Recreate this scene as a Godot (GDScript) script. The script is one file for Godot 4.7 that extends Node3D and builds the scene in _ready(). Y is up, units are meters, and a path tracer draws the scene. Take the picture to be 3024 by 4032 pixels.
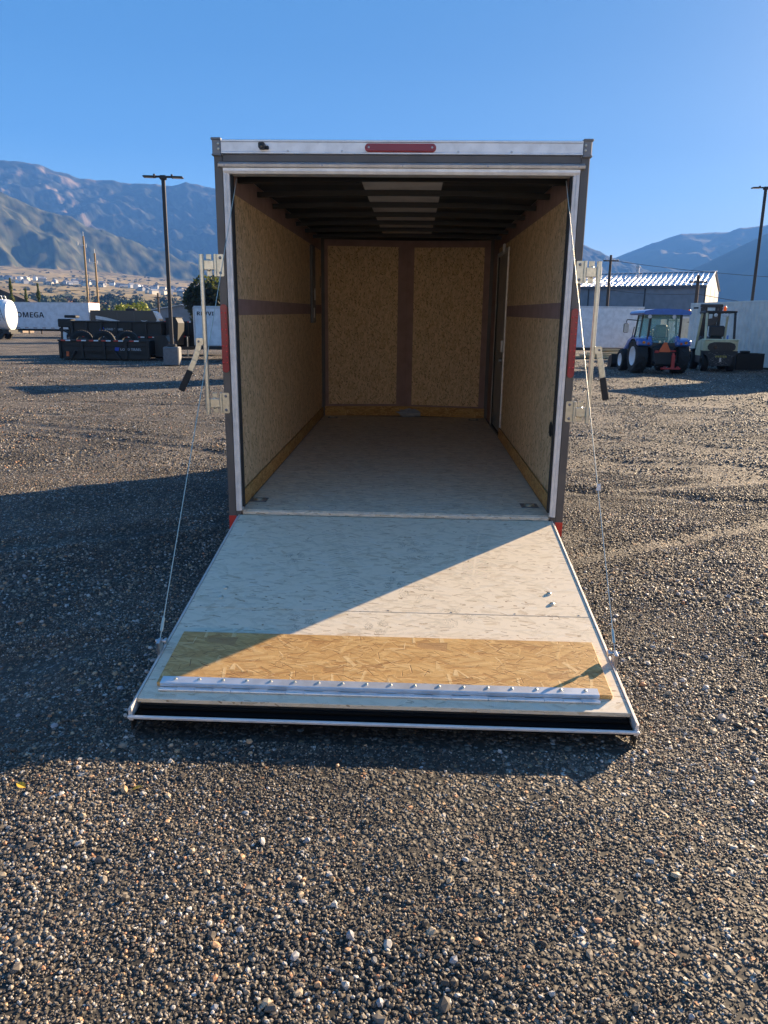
extends Node3D
# ---------------------------------------------------------------- helpers
var M := {}
var taken := {}
var rng := RandomNumberGenerator.new()

func S() -> SurfaceTool:
	var st := SurfaceTool.new()
	st.begin(Mesh.PRIMITIVE_TRIANGLES)
	return st

func tri(st: SurfaceTool, a: Vector3, b: Vector3, c: Vector3, hint: Vector3) -> void:
	var n := (c - a).cross(b - a)
	if n.length_squared() < 1e-18: return
	if n.dot(hint) < 0.0:
		n = -n
		var t := b
		b = c
		c = t
	n = n.normalized()
	for p in [a, b, c]:
		st.set_normal(n)
		st.add_vertex(p)

func quad(st: SurfaceTool, a: Vector3, b: Vector3, c: Vector3, d: Vector3, hint: Vector3) -> void:
	tri(st, a, b, c, hint)
	tri(st, a, c, d, hint)

func box(st: SurfaceTool, c: Vector3, s: Vector3, r := 0.0, bs := Basis()) -> void:
	# a box with chamfered edges of width r
	var h := s * 0.5
	var v := func(sx, sy, sz, k) -> Vector3:
		var p := Vector3(sx * (h.x - (0.0 if k == 0 else r)), sy * (h.y - (0.0 if k == 1 else r)), sz * (h.z - (0.0 if k == 2 else r)))
		return c + bs * p
	for s1 in [-1, 1]:
		quad(st, v.call(s1, -1, -1, 0), v.call(s1, 1, -1, 0), v.call(s1, 1, 1, 0), v.call(s1, -1, 1, 0), bs.x * s1)
		quad(st, v.call(-1, s1, -1, 1), v.call(1, s1, -1, 1), v.call(1, s1, 1, 1), v.call(-1, s1, 1, 1), bs.y * s1)
		quad(st, v.call(-1, -1, s1, 2), v.call(1, -1, s1, 2), v.call(1, 1, s1, 2), v.call(-1, 1, s1, 2), bs.z * s1)
	if r <= 0.0: return
	for s1 in [-1, 1]:
		for s2 in [-1, 1]:
			quad(st, v.call(s1, s2, -1, 0), v.call(s1, s2, 1, 0), v.call(s1, s2, 1, 1), v.call(s1, s2, -1, 1), bs.x * s1 + bs.y * s2)
			quad(st, v.call(s1, -1, s2, 0), v.call(s1, 1, s2, 0), v.call(s1, 1, s2, 2), v.call(s1, -1, s2, 2), bs.x * s1 + bs.z * s2)
			quad(st, v.call(-1, s1, s2, 1), v.call(1, s1, s2, 1), v.call(1, s1, s2, 2), v.call(-1, s1, s2, 2), bs.y * s1 + bs.z * s2)
			for s3 in [-1, 1]:
				tri(st, v.call(s1, s2, s3, 0), v.call(s1, s2, s3, 1), v.call(s1, s2, s3, 2), bs * Vector3(s1, s2, s3))

func bx(st: SurfaceTool, x0: float, x1: float, y0: float, y1: float, z0: float, z1: float, r := 0.0) -> void:
	box(st, Vector3(x0 + x1, y0 + y1, z0 + z1) * 0.5, Vector3(absf(x1 - x0), absf(y1 - y0), absf(z1 - z0)), r)

func frame_of(d: Vector3, up := Vector3.UP) -> Basis:
	# a basis whose y runs along d
	var y := d.normalized()
	var x := up.cross(y)
	if x.length() < 0.01: x = Vector3.RIGHT.cross(y)
	if x.length() < 0.01: x = Vector3.BACK.cross(y)
	x = x.normalized()
	return Basis(x, y, x.cross(y))

func beam(st: SurfaceTool, a: Vector3, b: Vector3, w: float, t: float, r := 0.0, up := Vector3.UP) -> void:
	box(st, (a + b) * 0.5, Vector3(w, a.distance_to(b), t), r, frame_of(b - a, up))

func cyl(st: SurfaceTool, a: Vector3, b: Vector3, r0: float, r1 := -1.0, n := 12, caps := true) -> void:
	if r1 < 0.0: r1 = r0
	var f := frame_of(b - a)
	for i in n:
		var p := []
		for k in [i, i + 1]:
			var t = TAU * k / n
			p.append(f.x * cos(t) + f.z * sin(t))
		var q := [a + p[0] * r0, a + p[1] * r0, b + p[1] * r1, b + p[0] * r1]
		var nn := [p[0], p[1], p[1], p[0]]
		for k in [0, 1, 2, 0, 2, 3]:
			st.set_normal(nn[k])
			st.add_vertex(q[k])
		if caps:
			if r0 > 0: tri(st, a, q[0], q[1], a - b)
			if r1 > 0: tri(st, b, q[2], q[3], b - a)

func tube(st: SurfaceTool, pts: Array, r: float, n := 8) -> void:
	for i in pts.size() - 1:
		cyl(st, pts[i], pts[i + 1], r, r, n, true)

func lathe(st: SurfaceTool, prof: Array, o: Vector3, axis: Vector3, n := 24, smooth := true) -> void:
	# prof: Vector2(radius, along the axis)
	var f := frame_of(axis)
	for j in prof.size() - 1:
		var p0: Vector2 = prof[j]
		var p1: Vector2 = prof[j + 1]
		var e := p1 - p0
		var nr := Vector2(e.y, -e.x).normalized()
		if (p0 + p1).dot(nr) < 0 and absf(nr.x) > 0.3 and p0.x > 0.001: pass
		for i in n:
			var t0 := TAU * i / n
			var t1 := TAU * (i + 1) / n
			var d0 := f.x * cos(t0) + f.z * sin(t0)
			var d1 := f.x * cos(t1) + f.z * sin(t1)
			var a := o + d0 * p0.x + f.y * p0.y
			var b := o + d1 * p0.x + f.y * p0.y
			var c := o + d1 * p1.x + f.y * p1.y
			var d := o + d0 * p1.x + f.y * p1.y
			var hint := (d0 + d1) * nr.x + f.y * nr.y * 2.0
			if not smooth:
				quad(st, a, b, c, d, hint)
				continue
			var n0 := d0 * nr.x + f.y * nr.y
			var n1 := d1 * nr.x + f.y * nr.y
			for tr in [[a, b, c, n0, n1, n1], [a, c, d, n0, n1, n0]]:
				var g: Vector3 = (tr[2] - tr[0]).cross(tr[1] - tr[0])
				if g.length_squared() < 1e-18: continue
				var order := [0, 1, 2] if g.dot(hint) > 0 else [0, 2, 1]
				for k in order:
					st.set_normal(tr[3 + k])
					st.add_vertex(tr[k])

func extrude(st: SurfaceTool, poly: PackedVector2Array, d0: float, d1: float, xf := Transform3D()) -> void:
	# poly in the local xy plane, pushed from z = d0 to z = d1
	var idx := Geometry2D.triangulate_polygon(poly)
	var zz := xf.basis.z
	for i in range(0, idx.size(), 3):
		for d in [d0, d1]:
			var h := zz * (1.0 if (d == maxf(d0, d1)) else -1.0)
			tri(st, xf * Vector3(poly[idx[i]].x, poly[idx[i]].y, d), xf * Vector3(poly[idx[i + 1]].x, poly[idx[i + 1]].y, d), xf * Vector3(poly[idx[i + 2]].x, poly[idx[i + 2]].y, d), h)
	var cw := Geometry2D.is_polygon_clockwise(poly)
	for i in poly.size():
		var a := poly[i]
		var b := poly[(i + 1) % poly.size()]
		var e := b - a
		var nn := Vector2(e.y, -e.x) * (-1.0 if cw else 1.0)
		quad(st, xf * Vector3(a.x, a.y, d0), xf * Vector3(b.x, b.y, d0), xf * Vector3(b.x, b.y, d1), xf * Vector3(a.x, a.y, d1), xf.basis * Vector3(nn.x, nn.y, 0))

func numbered(n: String) -> String:
	if not taken.has(n):
		taken[n] = 0
		return n
	taken[n] += 1
	return "%s_%03d" % [n, taken[n]]

func put(called: String, st, m: Material, parent: Node = self) -> MeshInstance3D:
	var o := MeshInstance3D.new()
	o.mesh = st.commit() if st is SurfaceTool else st
	o.material_override = m
	if parent == self:
		o.name = numbered(called)
	else:
		var k := 0
		var nm := called
		while parent.has_node(nm):
			k += 1
			nm = "%s_%03d" % [called, k]
		o.name = nm
	parent.add_child(o, true)
	return o

func part(called: String, parent: Node, at := Vector3.ZERO, rot := Vector3.ZERO) -> Node3D:
	var o := Node3D.new()
	var k := 0
	var nm := called
	while parent.has_node(nm):
		k += 1
		nm = "%s_%03d" % [called, k]
	o.name = nm
	parent.add_child(o, true)
	o.position = at
	o.rotation = rot
	return o

func tag(o: Node, label: String, category: String, group := "") -> Node:
	o.set_meta("label", label)
	o.set_meta("category", category)
	if group: o.set_meta("group", group)
	return o

func thing(called: String, label: String, category: String, at := Vector3.ZERO, turn := 0.0, group := "") -> Node3D:
	var o := Node3D.new()
	o.name = numbered(called)
	add_child(o)
	o.position = at
	o.rotation.y = turn
	tag(o, label, category, group)
	return o

func struct(o: Node) -> Node:
	o.set_meta("kind", "structure")
	return o

func stuff(o: Node) -> Node:
	o.set_meta("kind", "stuff")
	return o

func mat(r: float, g: float, b: float, rough := 0.6, metal := 0.0, grime := 0.0) -> StandardMaterial3D:
	# linear, real-world base colour
	var m := StandardMaterial3D.new()
	m.albedo_color = Color(r, g, b).linear_to_srgb()
	m.roughness = rough
	m.metallic = metal
	if grime > 0.0:
		m.albedo_texture = M.grime_tex
		m.uv1_triplanar = true
		m.uv1_scale = Vector3.ONE * grime
	return m

func noise_tex(freq: float, lo: float, hi: float, seed_: int, size := 512, warp := false, typ := FastNoiseLite.TYPE_SIMPLEX_SMOOTH) -> ImageTexture:
	var fn := FastNoiseLite.new()
	fn.seed = seed_
	fn.noise_type = typ
	fn.frequency = freq
	fn.fractal_octaves = 5
	fn.domain_warp_enabled = warp
	var im := fn.get_seamless_image(size, size)
	im.convert(Image.FORMAT_RGB8)
	var d := im.get_data()
	for i in d.size():
		d[i] = int(clampf(255.0 * (lo + (hi - lo) * d[i] / 255.0), 0, 255))
	return ImageTexture.create_from_image(Image.create_from_data(size, size, false, Image.FORMAT_RGB8, d))

func strands(d: PackedByteArray, n: int, count: int, ln: float, wd: float, ang: float, spread: float, pal: Array, al: float, sd: int) -> PackedByteArray:
	var rg := RandomNumberGenerator.new()
	rg.seed = sd
	for i in count:
		var cx := rg.randf() * n
		var cy := rg.randf() * n
		var t := ang + rg.randfn(0.0, spread)
		var hl := ln * rg.randf_range(0.4, 1.1) * 0.5
		var hw := wd * rg.randf_range(0.4, 1.2) * 0.5
		var c: Color = pal[rg.randi() % pal.size()]
		var k := al * rg.randf_range(0.35, 1.0)
		var ct := cos(t)
		var sn := sin(t)
		var taper := rg.randf_range(-0.5, 0.5)
		var u := -hl
		while u <= hl:
			var w := hw * (1.0 + taper * u / hl)
			var v := -w
			while v <= w:
				var px := posmod(int(cx + u * ct - v * sn), n)
				var py := posmod(int(cy + u * sn + v * ct), n)
				var o := (py * n + px) * 3
				var g := 1.0 - 0.10 * (int(v * 3.0 + i) & 1) + 0.05 * v / maxf(w, 0.5)
				d[o] = int(lerpf(d[o], c.r8 * g, k))
				d[o + 1] = int(lerpf(d[o + 1], c.g8 * g, k))
				d[o + 2] = int(lerpf(d[o + 2], c.b8 * g, k))
				v += 0.8
			u += 0.8
	return d

func flat_data(n: int, c: Color) -> PackedByteArray:
	var d := PackedByteArray()
	d.resize(n * n * 3)
	for i in n * n:
		d[i * 3] = c.r8
		d[i * 3 + 1] = c.g8
		d[i * 3 + 2] = c.b8
	return d

func tex_of(d: PackedByteArray, n: int) -> ImageTexture:
	return ImageTexture.create_from_image(Image.create_from_data(n, n, false, Image.FORMAT_RGB8, d))

func c8(r: int, g: int, b: int) -> Color:
	return Color8(r, g, b)

func board_mat(t: Texture2D, scale: float, rough := 0.75, bump := 0.15, off := Vector3.ZERO) -> StandardMaterial3D:
	var m := StandardMaterial3D.new()
	m.albedo_texture = t
	m.uv1_triplanar = true
	m.uv1_scale = Vector3.ONE * scale
	m.uv1_offset = off
	m.roughness = rough
	if bump > 0.0:
		m.heightmap_enabled = true
		m.heightmap_texture = t
		m.heightmap_scale = bump
	return m

func letters(called: String, s: String, h: float, m: Material, parent: Node, at: Vector3, rot := Vector3.ZERO, bold := true, depth := 0.01, stretch := 1.0) -> MeshInstance3D:
	var tm := TextMesh.new()
	var f := SystemFont.new()
	f.font_names = PackedStringArray(["Droid Sans"])
	f.font_weight = 700 if bold else 400
	tm.font = f
	tm.text = s
	tm.font_size = 64
	tm.pixel_size = h / 46.0
	tm.depth = depth
	tm.curve_step = 2.0
	var o := put(called, tm, m, parent)
	o.position = at
	o.rotation = rot
	o.scale = Vector3(stretch, 1, 1)
	return o

func lut(x: float, t: Array) -> float:
	if x <= t[0][0]: return t[0][1]
	for i in t.size() - 1:
		if x <= t[i + 1][0]:
			return lerpf(t[i][1], t[i + 1][1], (x - t[i][0]) / (t[i + 1][0] - t[i][0]))
	return t[t.size() - 1][1]

func pol(az: float, r: float, y := 0.0) -> Vector3:
	# a point at azimuth az (degrees, right of straight ahead) and distance r from the yard's middle
	return Vector3(sin(deg_to_rad(az)) * r, y, -cos(deg_to_rad(az)) * r)

# ---------------------------------------------------------------- setting
const SUN_AZ := 46.9
const SUN_EL := 17.0

func sun_dir() -> Vector3:
	return Vector3(sin(deg_to_rad(SUN_AZ)) * cos(deg_to_rad(SUN_EL)), sin(deg_to_rad(SUN_EL)), -cos(deg_to_rad(SUN_AZ)) * cos(deg_to_rad(SUN_EL)))

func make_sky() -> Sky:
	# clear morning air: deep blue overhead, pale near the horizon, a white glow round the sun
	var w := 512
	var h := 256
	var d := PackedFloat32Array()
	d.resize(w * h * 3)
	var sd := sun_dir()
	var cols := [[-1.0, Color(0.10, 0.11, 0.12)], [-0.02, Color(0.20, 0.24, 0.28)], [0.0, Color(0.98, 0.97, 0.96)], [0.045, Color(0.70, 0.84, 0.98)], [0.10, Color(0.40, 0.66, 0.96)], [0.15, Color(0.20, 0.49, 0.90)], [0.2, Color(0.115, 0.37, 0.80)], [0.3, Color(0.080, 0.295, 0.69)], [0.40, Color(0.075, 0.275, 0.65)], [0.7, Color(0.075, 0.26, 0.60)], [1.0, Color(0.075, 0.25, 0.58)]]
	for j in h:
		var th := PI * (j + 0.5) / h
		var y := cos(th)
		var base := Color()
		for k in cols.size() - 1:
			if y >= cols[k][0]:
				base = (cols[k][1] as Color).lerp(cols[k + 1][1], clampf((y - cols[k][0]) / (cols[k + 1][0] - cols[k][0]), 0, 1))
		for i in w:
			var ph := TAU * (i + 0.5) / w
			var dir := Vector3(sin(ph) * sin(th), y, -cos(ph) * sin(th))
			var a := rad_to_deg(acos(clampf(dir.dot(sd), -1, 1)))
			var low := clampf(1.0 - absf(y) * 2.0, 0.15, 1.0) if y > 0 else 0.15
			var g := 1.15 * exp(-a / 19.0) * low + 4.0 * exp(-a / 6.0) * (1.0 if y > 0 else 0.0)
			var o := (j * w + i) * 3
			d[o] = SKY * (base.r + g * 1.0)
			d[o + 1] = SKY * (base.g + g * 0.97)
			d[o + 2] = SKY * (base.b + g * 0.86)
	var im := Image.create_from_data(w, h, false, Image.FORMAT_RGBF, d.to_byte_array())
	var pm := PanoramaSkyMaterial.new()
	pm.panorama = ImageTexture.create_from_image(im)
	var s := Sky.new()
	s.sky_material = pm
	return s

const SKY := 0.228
const EXPO := 4.4

func setting() -> void:
	var cam := Camera3D.new()
	cam.name = "camera"
	add_child(cam)
	cam.transform = Transform3D(Basis(Vector3(0.99917, 0.01265, -0.03866), Vector3(-0.02144, 0.97148, -0.23617), Vector3(0.03457, 0.23680, 0.97094)).orthonormalized(), Vector3(0.09803, 1.57455, 4.67353))
	cam.fov = 68.315
	cam.near = 0.05
	cam.far = 20000.0
	cam.current = true
	var env := Environment.new()
	env.background_mode = Environment.BG_SKY
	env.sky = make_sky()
	env.tonemap_mode = Environment.TONE_MAPPER_LINEAR
	env.tonemap_exposure = EXPO
	env.sdfgi_enabled = true
	env.ssao_enabled = true
	env.ssil_enabled = true
	env.fog_enabled = true
	env.fog_density = 0.00013
	env.fog_light_color = Color(0.13, 0.37, 1.0).linear_to_srgb()
	var we := WorldEnvironment.new()
	we.name = "world_environment"
	we.environment = env
	add_child(we)
	var sun := DirectionalLight3D.new()
	sun.name = "sun"
	sun.light_energy = 1.6
	sun.light_color = Color(1.0, 0.89, 0.74)
	sun.light_angular_distance = 0.55
	sun.shadow_enabled = true
	add_child(sun)
	sun.look_at_from_position(Vector3.ZERO, -sun_dir(), Vector3.UP)

# ---- the ground: one gravel sheet out to the foot of the hills
var gn := FastNoiseLite.new()
var gn2 := FastNoiseLite.new()

func ground_at(x: float, z: float) -> float:
	var far := clampf(1.0 - Vector2(x, z - 2.0).length() / 60.0, 0.15, 1.0)
	var y := gn.get_noise_2d(x, z) * 0.055 * far
	y += gn2.get_noise_2d(x, z) * 0.016 * far
	# wheel tracks that cross the yard
	for t in TRACKS:
		var q: float = z + x * t[0] + t[1] + 0.5 * sin(x * 0.35 + t[1])
		y += (-0.024 * exp(-q * q / 0.03) + 0.012 * exp(-pow(absf(q) - 0.26, 2) / 0.012)) * far
	var flat := smoothstep(0.0, 0.5, maxf(absf(x) - 1.25, maxf(-5.2 - z, z - 2.2)))
	return y * lerpf(0.25, 1.0, flat) - 0.012

func track(x: float, z: float) -> float:
	# how much a wheel has pressed the gravel here
	var k := 0.0
	for t in TRACKS:
		var q: float = z + x * t[0] + t[1] + 0.5 * sin(x * 0.35 + t[1])
		k = maxf(k, exp(-q * q / 0.02))
	return k

const TRACKS := [[-0.30, 7.2], [-0.26, 8.9], [0.20, -5.6], [0.24, -7.4], [-0.12, -9.5], [-0.34, 4.1], [-0.31, 5.5], [0.5, 1.6], [0.47, -0.2]]

func ground() -> void:
	gn.seed = 5
	gn.frequency = 0.22
	gn.fractal_octaves = 3
	gn2.seed = 9
	gn2.frequency = 1.3
	gn2.fractal_octaves = 2
	var xs := []
	var zs := []
	for i in 321:
		var t := (i - 160) / 160.0
		xs.append(signf(t) * (10.0 * absf(t) + 12.0 * pow(absf(t), 3) + 900.0 * pow(absf(t), 12)))
	for i in 381:
		var t := (i - 130) / 250.0
		zs.append(2.5 - (14.0 * t + 22.0 * pow(t, 3) + 900.0 * signf(t) * pow(absf(t), 12) if t > 0 else 12.0 * t * 2.0 - 500.0 * pow(absf(t) / 0.52, 10)))
	var v := PackedVector3Array()
	var nr := PackedVector3Array()
	var ix := PackedInt32Array()
	for z in zs:
		for x in xs:
			v.append(Vector3(x, ground_at(x, z), z))
			var e := 0.04
			nr.append(Vector3(ground_at(x - e, z) - ground_at(x + e, z), 2 * e, ground_at(x, z - e) - ground_at(x, z + e)).normalized())
	var w := xs.size()
	for j in zs.size() - 1:
		for i in w - 1:
			var a := j * w + i
			ix.append_array(PackedInt32Array([a, a + w, a + 1, a + 1, a + w, a + w + 1]))
	var ar := []
	ar.resize(Mesh.ARRAY_MAX)
	ar[Mesh.ARRAY_VERTEX] = v
	ar[Mesh.ARRAY_NORMAL] = nr
	ar[Mesh.ARRAY_INDEX] = ix
	var am := ArrayMesh.new()
	am.add_surface_from_arrays(Mesh.PRIMITIVE_TRIANGLES, ar)
	# pebble print for the sheet itself: dots of many greys with a domed height
	var n := 1024
	var d := flat_data(n, c8(64, 59, 51))
	var hgt := flat_data(n, c8(0, 0, 0))
	var rg := RandomNumberGenerator.new()
	rg.seed = 77
	for i in 26000:
		var cx := rg.randi() % n
		var cy := rg.randi() % n
		var r := rg.randf_range(2.0, 5.5)
		if i % 40 == 0: r = rg.randf_range(5, 9)
		var c: Color = stone_colour(rg).linear_to_srgb()
		var ex := rg.randf_range(0.6, 1.0)
		var top := rg.randf_range(120, 255)
		var R := int(r)
		for dy in range(-R, R + 1):
			for dx in range(-R, R + 1):
				var q := (dx * dx / (ex * ex) + dy * dy) / (r * r)
				if q > 1.0: continue
				var o := (posmod(cy + dy, n) * n + posmod(cx + dx, n)) * 3
				d[o] = c.r8
				d[o + 1] = c.g8
				d[o + 2] = c.b8
				var hh := int(top * sqrt(1.0 - q))
				hgt[o] = hh
				hgt[o + 1] = hh
				hgt[o + 2] = hh
	var m := StandardMaterial3D.new()
	m.albedo_texture = tex_of(d, n)
	m.uv1_triplanar = true
	m.uv1_world_triplanar = true
	m.uv1_scale = Vector3.ONE / 2.6
	m.roughness = 0.8
	m.heightmap_enabled = true
	m.heightmap_texture = tex_of(hgt, n)
	m.heightmap_scale = 1.6
	m.detail_enabled = true
	m.detail_blend_mode = BaseMaterial3D.BLEND_MODE_MUL
	m.detail_albedo = noise_tex(0.012, 0.45, 1.35, 31, 512, true)
	m.detail_uv_layer = BaseMaterial3D.DETAIL_UV_2
	m.uv2_triplanar = true
	m.uv2_world_triplanar = true
	m.uv2_scale = Vector3.ONE / 17.0
	struct(put("gravel_ground", am, m))
	gravel()

func stone_colour(rg: RandomNumberGenerator) -> Color:
	var k := rg.randf()
	var b := rg.randf_range(0.75, 1.3)
	if k < 0.60: return Color(0.086, 0.073, 0.059) * b
	if k < 0.76: return Color(0.175, 0.150, 0.120) * b
	if k < 0.88: return Color(0.27, 0.225, 0.170) * b
	if k < 0.95: return Color(0.40, 0.38, 0.345) * b
	if k < 0.98: return Color(0.42, 0.275, 0.15) * b
	return Color(0.38, 0.195, 0.105) * b

func stone_mesh(sd: int, fine: bool) -> ArrayMesh:
	# a broken pebble: an icosahedron with uneven corners
	var rg := RandomNumberGenerator.new()
	rg.seed = sd
	var p := (1.0 + sqrt(5.0)) / 2.0
	var v := [Vector3(-1, p, 0), Vector3(1, p, 0), Vector3(-1, -p, 0), Vector3(1, -p, 0), Vector3(0, -1, p), Vector3(0, 1, p), Vector3(0, -1, -p), Vector3(0, 1, -p), Vector3(p, 0, -1), Vector3(p, 0, 1), Vector3(-p, 0, -1), Vector3(-p, 0, 1)]
	var f := [[0, 11, 5], [0, 5, 1], [0, 1, 7], [0, 7, 10], [0, 10, 11], [1, 5, 9], [5, 11, 4], [11, 10, 2], [10, 7, 6], [7, 1, 8], [3, 9, 4], [3, 4, 2], [3, 2, 6], [3, 6, 8], [3, 8, 9], [4, 9, 5], [2, 4, 11], [6, 2, 10], [8, 6, 7], [9, 8, 1]]
	for i in v.size(): v[i] = (v[i] as Vector3).normalized()
	if fine:
		var mid := {}
		var g := []
		for t in f:
			var e := []
			for k in 3:
				var a: int = mini(t[k], t[(k + 1) % 3])
				var b: int = maxi(t[k], t[(k + 1) % 3])
				if not mid.has([a, b]):
					v.append(((v[a] as Vector3) + v[b]).normalized())
					mid[[a, b]] = v.size() - 1
				e.append(mid[[a, b]])
			g.append_array([[t[0], e[0], e[2]], [t[1], e[1], e[0]], [t[2], e[2], e[1]], e])
		f = g
	var sc := Vector3(rg.randf_range(0.8, 1.25), rg.randf_range(0.5, 0.8), rg.randf_range(0.65, 1.0))
	for i in v.size(): v[i] = (v[i] as Vector3) * sc * rg.randf_range(0.8, 1.12)
	var st := S()
	for t in f: tri(st, v[t[0]], v[t[1]], v[t[2]], v[t[0]] + v[t[1]] + v[t[2]])
	return st.commit()

func gravel() -> void:
	var m := StandardMaterial3D.new()
	m.vertex_color_use_as_albedo = true
	m.roughness = 0.55
	m.metallic_specular = 0.4
	var rg := RandomNumberGenerator.new()
	rg.seed = 4242
	# [nearest, farthest, half angle, stones per square metre, least and greatest radius]
	var bands := [[0.9, 4.6, 41.0, 15500.0, 0.0026, 0.0078], [0.9, 5.2, 42.0, 150.0, 0.009, 0.018], [4.6, 9.0, 38.0, 4200.0, 0.0045, 0.0110], [9.0, 18.0, 35.0, 560.0, 0.008, 0.018], [18.0, 42.0, 34.0, 75.0, 0.013, 0.030]]
	var variants := 4
	var lots := []
	for k in variants: lots.append([])
	for b in bands:
		var a0 := deg_to_rad(b[2])
		var area: float = a0 * (b[1] * b[1] - b[0] * b[0])
		for i in int(area * b[3] * DENSE):
			var r := sqrt(lerpf(b[0] * b[0], b[1] * b[1], rg.randf()))
			var t := rg.randf_range(-a0, a0) - 0.03
			var x := 0.1 + sin(t) * r
			var z := 4.67 - cos(t) * r
			var s: float = lerpf(b[4], b[5], pow(rg.randf(), 2.0))
			if absf(x) < 1.0 and z < 1.75 and z > -4.6: continue
			if absf(x) < 0.98 and z < 2.03 and z > 1.6: continue
			var pt := gn.get_noise_2d(x * 2.4 + 70.0, z * 2.4)
			s *= 1.0 + 0.6 * pt
			var tr := track(x, z)
			if rg.randf() < 0.75 * smoothstep(0.25, 0.9, tr) or rg.randf() < 0.35 * smoothstep(0.22, 0.5, -pt): continue
			var y := ground_at(x, z) + s * rg.randf_range(0.0, 0.42)
			var col := stone_colour(rg) * (1.0 + 0.35 * gn2.get_noise_2d(x * 0.5, z * 0.5 - 40.0))
			if b[3] < 200.0 and b[1] < 6.0 and rg.randf() < 0.4: col = [Color(0.42, 0.40, 0.37), Color(0.40, 0.32, 0.22), Color(0.30, 0.30, 0.31), Color(0.44, 0.27, 0.15)][rg.randi() % 4]
			var bs := Basis(Vector3.UP, rg.randf() * TAU) * Basis(Vector3.RIGHT, rg.randfn(0, 0.35))
			lots[rg.randi() % variants].append([Transform3D(bs.scaled(Vector3.ONE * s), Vector3(x, y, z)), col])
	for k in variants:
		var mm := MultiMesh.new()
		mm.transform_format = MultiMesh.TRANSFORM_3D
		mm.use_colors = true
		mm.mesh = stone_mesh(100 + k, false)
		mm.instance_count = lots[k].size()
		for i in lots[k].size():
			mm.set_instance_transform(i, lots[k][i][0])
			mm.set_instance_color(i, lots[k][i][1])
		var o := MultiMeshInstance3D.new()
		o.name = numbered("gravel")
		o.multimesh = mm
		o.material_override = m
		stuff(o)
		tag(o, "loose dark crushed gravel covering the yard round the open trailer", "gravel")
		add_child(o)

const DENSE := 1.0

# ---------------------------------------------------------------- hills
var hn := FastNoiseLite.new()
var hn2 := FastNoiseLite.new()
var hn3 := FastNoiseLite.new()
const CREST := [[-64.0, 0.150], [-50.0, 0.168], [-38.0, 0.160], [-27.5, 0.173], [-25.4, 0.1734], [-24.0, 0.1671], [-22.7, 0.1625], [-20.7, 0.1635], [-19.6, 0.1613], [-18.7, 0.1617], [-17.5, 0.1598], [-16.5, 0.1639], [-16.1, 0.1673], [-15.15, 0.1646], [-14.2, 0.1623], [-9.8, 0.1522], [0.0, 0.1341], [8.2, 0.1177], [11.76, 0.1031], [13.9, 0.0861], [17.0, 0.066], [22.0, 0.03]]
const SPUR := [[-60.0, 0.10], [-40.0, 0.17], [-34.0, 0.165], [-27.7, 0.1405], [-26.3, 0.1312], [-24.85, 0.1255], [-22.9, 0.1145], [-21.0, 0.1055], [-18.6, 0.0906], [-16.35, 0.0787], [-13.84, 0.0637], [-10.0, 0.05], [8.0, 0.05], [11.0, 0.079], [13.47, 0.0685], [16.0, 0.05], [22.0, 0.02]]
const BENCH := [[-64.0, 0.066], [-28.0, 0.0628], [-22.5, 0.059], [-14.5, 0.0496], [0.0, 0.044], [22.0, 0.03]]

func hill_at(az: float, r: float) -> Array:
	# [height, how far up the steep face (0 to 1), on the spur]
	var p := pol(az, r)
	var crest := lut(az, CREST)
	var bench := lut(az, BENCH)
	var e := lut(r, [[420.0, -0.0037], [520.0, 0.002], [900.0, 0.024], [1150.0, 0.030], [1500.0, bench * 0.66], [2000.0, bench * 0.80], [2500.0, bench], [3500.0, bench + 0.10 * (crest - bench)], [3900.0, bench + 0.26 * (crest - bench)], [4650.0, crest], [5200.0, crest * 0.86]])
	var h := e * r + 1.57
	var face := clampf((r - 3500.0) / 1150.0, 0.0, 1.0)
	var rough := smoothstep(500.0, 1600.0, r) * 5.0 + smoothstep(2600.0, 3800.0, r) * 55.0 * (1.0 - smoothstep(0.55, 1.0, face) * 0.85)
	var nz := hn.get_noise_2d(p.x, p.z)
	h += nz * rough + hn.get_noise_2d(p.x * 3.1 + 500.0, p.z * 3.1) * 26.0 * smoothstep(0.0, 0.35, face) * (1.0 - smoothstep(0.8, 1.0, face))
	h += hn2.get_noise_2d(p.x, p.z) * (3.0 * smoothstep(700.0, 1500.0, r) + 14.0 * face * (1.0 - 0.6 * smoothstep(0.9, 1.0, face)))
	var sp := lut(az, SPUR) * 2950.0 + 1.57
	var front := 0.60 if r < 2950.0 else 0.55
	var hs: float = sp - absf(r - 2950.0) * front + nz * 62.0 * smoothstep(0, 300, absf(r - 2950.0)) + hn2.get_noise_2d(p.x, p.z) * 16.0
	if hs > h: return [hs, face, 1.0]
	return [h, face, 0.0]

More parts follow.
